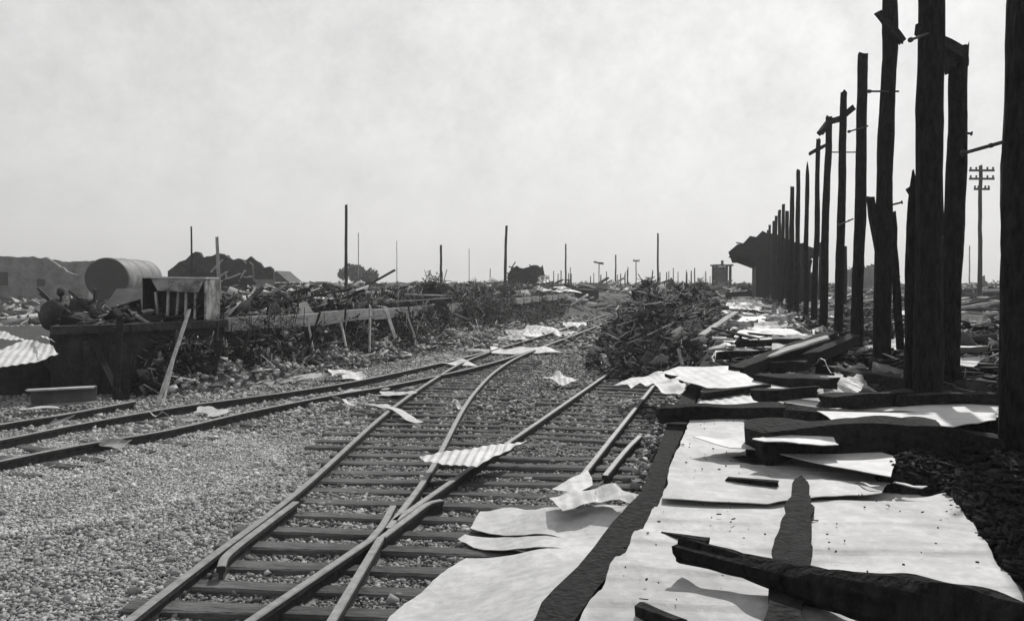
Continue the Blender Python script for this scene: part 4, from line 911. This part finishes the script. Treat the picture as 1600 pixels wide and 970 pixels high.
def ruin(name, L, d, depth, base, m_, label, cat, holes=(), par=None, rg=.12, jag=.35):
    """wall shell with broken top: L = outline top points in the photo at distance d, real depth"""
    e = empty(name, at(L[0][0], 440, d).to_tuple()[:2] + (base,), label, cat)
    def wall(nm, pts, t):
        V = []; n = len(pts); Fc = []
        for q in (0, t):
            for p in pts: V.append((p.x, p.y + q, base - .1))
            for p in pts: V.append((p.x, p.y + q, p.z))
        for i in range(n - 1):
            Fc += [[i, i + 1, n + i + 1, n + i], [2 * n + i + 1, 2 * n + i, 3 * n + i, 3 * n + i + 1], [n + i, n + i + 1, 3 * n + i + 1, 3 * n + i]]
        Fc += [[0, n, 3 * n, 2 * n], [n - 1, 3 * n - 1, 4 * n - 1, 2 * n - 1]]
        me = mesh_from(nm, V, Fc); bmf(me); child_world(link(nm, me, m_), e)
    def dens(P):
        O = []
        for a, b in zip(P[:-1], P[1:]):
            k = max(2, int((b - a).length / .3)); st = 0
            for q in range(k):
                p = a.lerp(b, q / k)
                if rnd.random() < .4: st = rnd.uniform(-rg, rg) * 1.6
                p.z += st + rnd.uniform(-rg, rg) * .4; O.append(p)
        O.append(P[-1]); return O
    fr = dens([at(x, y_, d) for x, y_ in L]); wall("front_wall", fr, .3)
    bk = dens([at(x, y_ + rnd.uniform(0, 6), d) + Vector((0, depth, 0)) for x, y_ in L]); wall("back_wall", bk, .3)
    for s in (0, -1):
        a = fr[s]; V = []; Fc = []; hgt = (a.z - base) / 2
        box(V, Fc, Vector((a.x + (-.15 if s else .15), a.y + depth / 2 + .15, base + hgt * .9)), Vector((.15, 0, 0)), Vector((0, depth / 2 - .16, 0)), Vector((0, 0, hgt * .9))); child_world(link("side_wall", mesh_from("side_wall", V, Fc), m_), e)
    for (x0, y0, x1, y1) in holes:
        p, q = at(x0, y1, d - .02), at(x1, y0, d - .02); V = []; Fc = []
        box(V, Fc, Vector(((p.x + q.x) / 2, d - .0, (p.z + q.z) / 2)), Vector(((q.x - p.x) / 2, 0, 0)), Vector((0, .04, 0)), Vector((0, 0, (q.z - p.z) / 2))); child_world(link("window", mesh_from("window", V, Fc), M['nearblack']), e)
    return e
ruin("ruined_building", [(-60, 398), (30, 400), (72, 402), (88, 412), (104, 424), (122, 430), (138, 428)], 62, 7, 0, M['bwall'], "long pale ruined building behind the loading dock at the far left", "building",
     holes=[(-10, 425, 12, 446), (58, 436, 70, 447)], rg=.07)
ruin("ruined_house", [(262, 424), (280, 410), (300, 400), (312, 394), (322, 402), (340, 400), (356, 402), (372, 408), (384, 412), (394, 414), (395, 430)], 46, 4, 0, M['face'], "gutted dark house shell with a jagged top behind the cabinet", "building", holes=[(310, 425, 325, 445), (350, 425, 362, 445)], rg=.12)
for i in range(26):
    xx = rnd.uniform(285, 390); a = at(xx, rnd.uniform(410 + abs(xx - 330) * .2, 446), 45.6); v = Vector((rnd.uniform(-1, 1), rnd.uniform(-.1, .1), rnd.uniform(-.3, .6)))
    beam("rafter", a - v * .6, a + v * .6, .1, .08, M['charflat' if i % 3 else 'wood'], label="broken rafter leaning on the gutted dark house shell", cat="rafter", group="broken rafters on the gutted dark house", segs=3, seed=i)
# small gabled roof, collapsed, seen as a pyramid
def gable(name, x0, x1, yb, yt, d, dep, m_, label, cat, m2=None):
    a, b = at(x0, yb, d), at(x1, yb, d); t = at((x0 + x1) / 2, yt, d); e = empty(name, (t.x, d, 0), label, cat); ov = Vector((0, dep, 0))
    V = [a, b, t, a + ov, b + ov, t + ov]; me = mesh_from("roof", V, [[0, 1, 2], [4, 3, 5], [0, 2, 5, 3], [1, 4, 5, 2], [0, 3, 4, 1]]); bmf(me); child_world(link("roof", me, m_), e)
    V = []; Fc = []; c = (a + b) / 2; box(V, Fc, Vector((c.x, d + dep / 2, a.z / 2 - .02)), Vector(((b.x - a.x) * .42, 0, 0)), Vector((0, dep * .45, 0)), Vector((0, 0, a.z / 2 - .02))); child_world(link("wall", mesh_from("wall", V, Fc), m2 or M['bwall']), e)
    return e
gable("hut", 410, 452, 441, 423, 55, 3.5, M['mound'], "low hut with a pyramid roof on the skyline right of the dark house", "hut", M['face'])
gable("hut", 790, 828, 432, 425, 70, 3, M['face'], "squat dark hut left of the wrecked truck shape on the skyline", "hut")
# wrecked railcar-like ruin
ruin("wrecked_shed", [(793, 430), (800, 422), (815, 419), (828, 416), (836, 420), (848, 414), (851, 424), (858, 430)], 58, 3, 0, M['face'], "wrecked dark shed with a bristling top on the middle skyline", "shed", rg=.18)
for i in range(16):
    a = at(rnd.uniform(795, 856), rnd.uniform(414, 436), 57.6); v = Vector((rnd.uniform(-1, 1), 0, rnd.uniform(-.25, .5)))
    beam("rafter", a - v * .6, a + v * .6, .12, .08, M['charflat'], label="broken rafter sticking out of the wrecked shed on the middle skyline", cat="rafter", group="broken rafters on the wrecked shed", segs=3, seed=i + 30)
sheet("metal_sheet", [at(838, 445, 54), at(858, 443, 54), at(858, 430, 55), at(842, 430, 55)], M['tin2'], corr=.02, pitch=.3, warp=.1, rag=.1, label="pale sheet leaning on the right end of the wrecked shed", seed=91, res=.1)
# signal cabin far ahead
def cabin():
    d = 75; e = empty("signal_cabin", at(1131, 440, d).to_tuple()[:2] + (0,), "small square signal cabin on the skyline left of the station building", "cabin")
    c = at(1131, 430, d); w = .72
    def bx(nm, cx, cy, cz, hx, hy, hz_, m_):
        V = []; Fc = []; box(V, Fc, Vector((cx, cy, cz)), Vector((hx, 0, 0)), Vector((0, hy, 0)), Vector((0, 0, hz_))); child_world(link(nm, mesh_from(nm, V, Fc), m_), e)
    bx("lower_wall", c.x, d + .8, .7, .70, .70, .7, M['face'])
    for sx in (-1, 1):
        for sy in (-1, 1): bx("corner_post", c.x + sx * .62, d + .8 + sy * .62, 2.35, .1, .1, .95, M['face'])
    bx("back_panel", c.x, d + 1.4, 2.35, .5, .03, .9, M['darktin'])
    bx("roof", c.x, d + .8, 3.36, .85, .85, .07, M['face']); bx("chimney", c.x + .05, d + .8, 3.6, .1, .1, .2, M['face'])
    bx("window_bar", c.x, d + .15, 2.35, .04, .03, .9, M['face'])
cabin()
# poles
def pole(x, yt, yb, d, r, label, m_='charflat', arms=(), lean=0., group=None):
    b = at(x, yb, d); t = at(x + lean, yt, d); b = Vector((b.x, b.y, 0))
    e = empty("utility_pole", b, label, "pole", group)
    log("pole_shaft", b, t, r, r * .7, M[m_], rough=.08, segs=12, k=8, parent=e, seed=x, crook=.4)
    for y_, w in arms:
        c = at(x + lean * .9, y_, d); V = []; Fc = []; box(V, Fc, c + Vector((0, -r, 0)), Vector((w, 0, 0)), Vector((0, .05, 0)), Vector((0, 0, .055))); me = mesh_from("crossarm", V, Fc); o = link("crossarm", me, M['rust']); child_world(o, e)
        for s in (-.9, -.45, .45, .9):
            V = []; Fc = []; box(V, Fc, c + Vector((w * s, -r, .12)), Vector((.035, 0, 0)), Vector((0, .035, 0)), Vector((0, 0, .07))); ins = link("insulator", mesh_from("insulator", V, Fc), M['rust'])
            child_world(ins, e)
            par = o
            me2 = ins.data; me2.transform(Matrix.Translation(e.location - o.location * 0 - e.location)); ins.parent = par; 
    return e
pole(540, 320, 440, 45, .10, "tallest bare pole on the left skyline", lean=1)
pole(299, 354, 440, 42, .06, "slim dark pole standing before the gutted dark house")
pole(560, 364, 440, 90, .06, "faint thin pole right of the tallest bare pole on the left", 'tin2')
pole(620, 376, 440, 110, .06, "faint thin pole standing alone midway on the left skyline", 'tin2')
pole(689, 383, 440, 50, .09, "short dark pole with a blunt top on the left skyline")
pole(733, 388, 440, 110, .06, "very faint pole left of the dark leaning pole", 'tin2')
pole(788, 353, 440, 50, .10, "dark pole leaning slightly right beside the wrecked shed", lean=3)
pole(884, 381, 440, 75, .09, "thin pole just right of the wrecked shed", lean=0)
pole(962, 398, 440, 80, .09, "short thin pole between the two small crossarm poles")
pole(1028, 365, 440, 60, .085, "tall bare pole between the wreckage heap and the signal cabin")
pole(994, 406, 440, 90, .07, "small distant pole with a single short crossarm", arms=[(408, .35)])
pole(1515, 384, 440, 95, .09, "faint distant pole left of the big telegraph pole", 'tin2')
pole(1532, 259, 440, 46, .13, "big telegraph pole with three crossarms on the right", arms=[(267, .68), (280, .68), (296, .42)])
pr = empty("light_post", Vector((at(342, 470, 18.2).x, 18.2, GZ)), "pale whitish post standing upright on the goods platform", "post")
log("post_shaft", (at(343, 470, 18.2).x, 18.2, GZ - .05), at(339, 370, 18.2), .05, .033, M['wood'], rough=.08, segs=12, k=8, parent=pr, seed=5)
# distant crossing signal (bird-like arms)
sg = empty("semaphore", at(936, 440, 85).to_tuple()[:2] + (0,), "distant semaphore with two drooping arms on the skyline", "signal")
b = at(936, 411, 85); log("mast", (b.x, 85, 0), b, .06, .05, M['rust'], segs=4, k=6, parent=sg)
beam("signal_arm", b, at(928, 409, 85), .12, .16, M['rust'], parent=sg, segs=3); beam("signal_arm", b, at(943, 412, 85), .14, .2, M['rust'], parent=sg, segs=3)
for i in range(34):
    x = rnd.choice([rnd.uniform(850, 1010), rnd.uniform(650, 1120), rnd.uniform(1040, 1120)]); d = rnd.uniform(70, 110)
    pole(x, rnd.uniform(417, 432), 440, d, .07, "short burnt stick of a post on the skyline beyond the middle wreckage", group="short burnt sticks on the skyline")
# round tree far off
def tree(x, yt, yb, d, w, label, n=2600, seed=0):
    b = at(x, yb, d); hgt = (yb - yt) * d / F; c = at(x, (yt * .6 + yb * .4), d); e = empty("distant_tree", (b.x, d, 0), label, "tree")
    log("trunk", (b.x, d, 0), (c.x, d, c.z), .22, .1, M['char'], segs=8, k=7, parent=e, seed=seed)
    P = []
    cl = [(c.x + rnd.gauss(0, w * .28), d + rnd.gauss(0, w * .28), c.z + rnd.gauss(0, hgt * .17), rnd.uniform(.18, .34) * w) for _ in range(16)]
    while len(P) < n:
        cx_, cy_, cz_, r = rnd.choice(cl); v = Vector((rnd.gauss(0, 1), rnd.gauss(0, 1), rnd.gauss(0, 1))).normalized() * r * rnd.random() ** .4
        P.append((cx_ + v.x, cy_ + v.y, cz_ + v.z))
    P = np.array(P) - np.array(e.location); k = len(P)
    o = sticks("crown", P, rng.uniform(.15, .35, k), rng.uniform(.1, .25, k), np.full(k, .01), M['leaf'], .9); del o['kind']; o.parent = e
tree(556, 418, 440, 95, 2.6, "round distant tree on the left skyline beside the faint pole")
tree(1362, 424, 446, 80, 3.5, "distant low tree seen between the charred posts", seed=3)
# ruin seen between posts
ruin("far_block", [(1352, 418), (1366, 417), (1374, 420), (1382, 421)], 70, 5, 0, M['bwall'], "grey flat topped block seen between the third and fourth posts", "building", rg=.05)
for i, (x0, x1, yt, d) in enumerate([(1488, 1512, 452, 45), (1508, 1524, 450, 50)]):
    V = []; Fc = []; a, b = at(x0, 470, d), at(x1, yt, d); box(V, Fc, Vector(((a.x + b.x) / 2, d, b.z / 2)), Vector(((b.x - a.x) / 2, 0, 0)), Vector((0, .5, 0)), Vector((0, 0, b.z / 2)))
    me = mesh_from("burnt_drum", V, Fc); o = link("burnt_drum", me, M['face']); rebase(o)
    tag(o, ["dark broken boxy block in the pale wreckage left of the telegraph pole", "smaller dark boxy block nearest the telegraph pole foot"][i], "masonry block")
for i in range(24):
    d = rnd.uniform(14, 45); X = rnd.uniform(4.5, 9); p = R(X, d, .9 + rnd.uniform(-.1, .5)); a = rnd.uniform(-.8, .8); v = Vector((math.cos(a), math.sin(a), rnd.uniform(-.2, .3))) * rnd.uniform(.6, 1.6)
    beam("rafter", p - v, p + v, .14, .05, M['wood' if i % 3 else 'charflat'], label="board in the pale wreckage right of the platform", cat="board", group="boards in the wreckage right of the platform", segs=3, seed=i)

# station building with its overhanging roof, far down the platform
sb = empty("station_building", R(1.9, 44, PT), "blackened station building with an overhanging roof at the far end of the posts", "building")
def pw(nm, X0, X1, d0, d1, z0, z1, m_, parent=sb):
    V = []; Fc = []
    for z in (z0, z1):
        for X, d in ((X0, d0), (X1, d0), (X1, d1), (X0, d1)): V.append(R(X, d, z))
    Fc = [[3, 2, 1, 0], [4, 5, 6, 7], [0, 1, 5, 4], [1, 2, 6, 5], [2, 3, 7, 6], [3, 0, 4, 7]]
    me = mesh_from(nm, V, Fc); bmf(me); o = link(nm, me, m_); child_world(o, parent); return o
pw("wall", .85, 3.6, 42, 42.25, PT, 3.15, M['nearblack']); pw("wall", .85, 1.1, 42.26, 56, PT, 3.15, M['nearblack']); pw("wall", 3.35, 3.6, 42.26, 56, PT, 3.15, M['nearblack'])
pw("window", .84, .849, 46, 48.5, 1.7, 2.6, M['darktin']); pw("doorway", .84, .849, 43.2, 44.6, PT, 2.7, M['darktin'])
rf = [(-.5, 3.16), (-.55, 3.32), (-.1, 3.7), (.15, 3.72), (.5, 4.1), (.8, 4.05), (1.1, 4.35), (1.4, 4.2), (4.0, 3.4), (4.0, 3.15)]
V = [R(X, 40.6 + .0, z) for X, z in rf] + [R(X, 57, z) for X, z in rf]; n = len(rf)
me = mesh_from("roof", V, [list(range(n))[::-1], [n + i for i in range(n)]] + [[i, (i + 1) % n, n + (i + 1) % n, n + i] for i in range(n)]); bmf(me); child_world(link("roof", me, M['charflat']), sb)
for k in range(4):
    beam("eave_bracket", R(.85, 42 + k * 3.5, 2.75), R(-.2, 42 + k * 3.5, 3.14), .1, .1, M['charflat'], parent=sb, segs=3)
for k in range(26):
    X = rnd.uniform(-.6, 3.8); zz = 3.2 + (1.05 * (X + .45) / 1.5 if X < 1.1 else 1.15 - (X - 1.1) * .3)
    p = R(X, 40.5 + rnd.uniform(0, 3), zz); beam("eave_board", p, p + Vector((rnd.uniform(-.5, .5), rnd.uniform(-.3, .3), rnd.uniform(-.2, .1))), rnd.uniform(.06, .2), .05, M['charflat'], parent=sb, segs=3, seed=k)
# standing wall remains and rafters between building and posts (dark slope of ruins)
for i in range(14):
    d = 27 + i; X = rnd.uniform(1.7, 2.6); hgt = rnd.uniform(1.2, 2.6); p = R(X, d, PT)
    beam("burnt_stud", p, p + Vector((rnd.uniform(-.3, .3), rnd.uniform(-.2, .2), hgt)), .18, .18, M['charflat'], label="burnt wall stud standing behind the far crowded posts", cat="stud", group="burnt wall studs behind the far posts", segs=5, seed=i)

# ------------------------------------------------------------------ one label for each of the repeats that can be told apart
ORD = "first second third fourth fifth sixth seventh eighth ninth tenth eleventh twelfth thirteenth fourteenth fifteenth sixteenth seventeenth eighteenth nineteenth twentieth".split()
def relabel(group, noun, where, tone=True, key='x', split=None):
    G = [o for o in SC.objects if o.get('group') == group]; T = {}
    for o in G:
        t = ''
        if tone and o.type == 'MESH':
            n = o.data.materials[0].name; t = {'weathered_wood': 'pale', 'charred_timber': 'charred', 'galvanised_sheet': 'bright', 'sooty_sheet': 'grey'}.get(n, '')
        T.setdefault(t, []).append(o)
    for t, L_ in T.items():
        f = (lambda o: o.location.x / o.location.y) if key == 'x' else (lambda o: o.location.y)
        L_.sort(key=f)
        for i, o in enumerate(L_):
            nn = (t + ' ' + noun).strip()
            if len(L_) <= 20: o['label'] = (ORD[i] + (' from the left' if key == 'x' else ' nearest') + ' of the ' + nn + ' ' + where)
            else: o['label'] = 'one of the many ' + nn + ' ' + where
relabel("small scraps of sheet along the left hand track", "twisted sheet scraps", "along the left hand track")
relabel("small sheets strewn over the platform toward the station building", "small sheets", "strewn on the platform left of the posts", key='y')
relabel("small sheets in the debris right of the post row", "small sheets", "in the debris right of the posts", key='y')
relabel("boards lying in the wreckage on the goods platform", "boards", "lying on the goods platform")
relabel("battered sheets lying on the goods platform", "battered sheets", "lying on the goods platform")
relabel("boards in the wreckage right of the platform", "boards", "right of the post row", key='y')
relabel("loose planks on the platform toward the station building", "loose planks", "strewn left of the posts", key='y')
relabel("far crowded charred posts", "thin charred posts", "before the station building", key='y')
relabel("laths and bars jutting out of the wreckage heap on the rails", "laths", "jutting from the wreckage heap on the rails")
relabel("charred planks leaning on the goods platform face", "planks", "leaning on the goods platform face")
relabel("burnt wall studs behind the far posts", "burnt studs", "behind the far posts", key='y')

# ------------------------------------------------------------------ haze
V = []; Fc = []; box(V, Fc, Vector((0, 690, 44)), Vector((800, 0, 0)), Vector((0, 700, 0)), Vector((0, 0, 46)))
me = mesh_from("haze", V, Fc); bmf(me); hm = bpy.data.materials.new("haze_air"); hm.use_nodes = True; n_ = hm.node_tree; n_.nodes.clear()
pv = n_.nodes.new("ShaderNodeVolumePrincipled"); pv.inputs['Color'].default_value = (.92, .92, .92, 1); pv.inputs['Density'].default_value = .0013; pv.inputs['Anisotropy'].default_value = .3
oo = n_.nodes.new("ShaderNodeOutputMaterial"); n_.links.new(pv.outputs[0], oo.inputs['Volume'])
tag(link("haze", me, hm), kind='stuff')
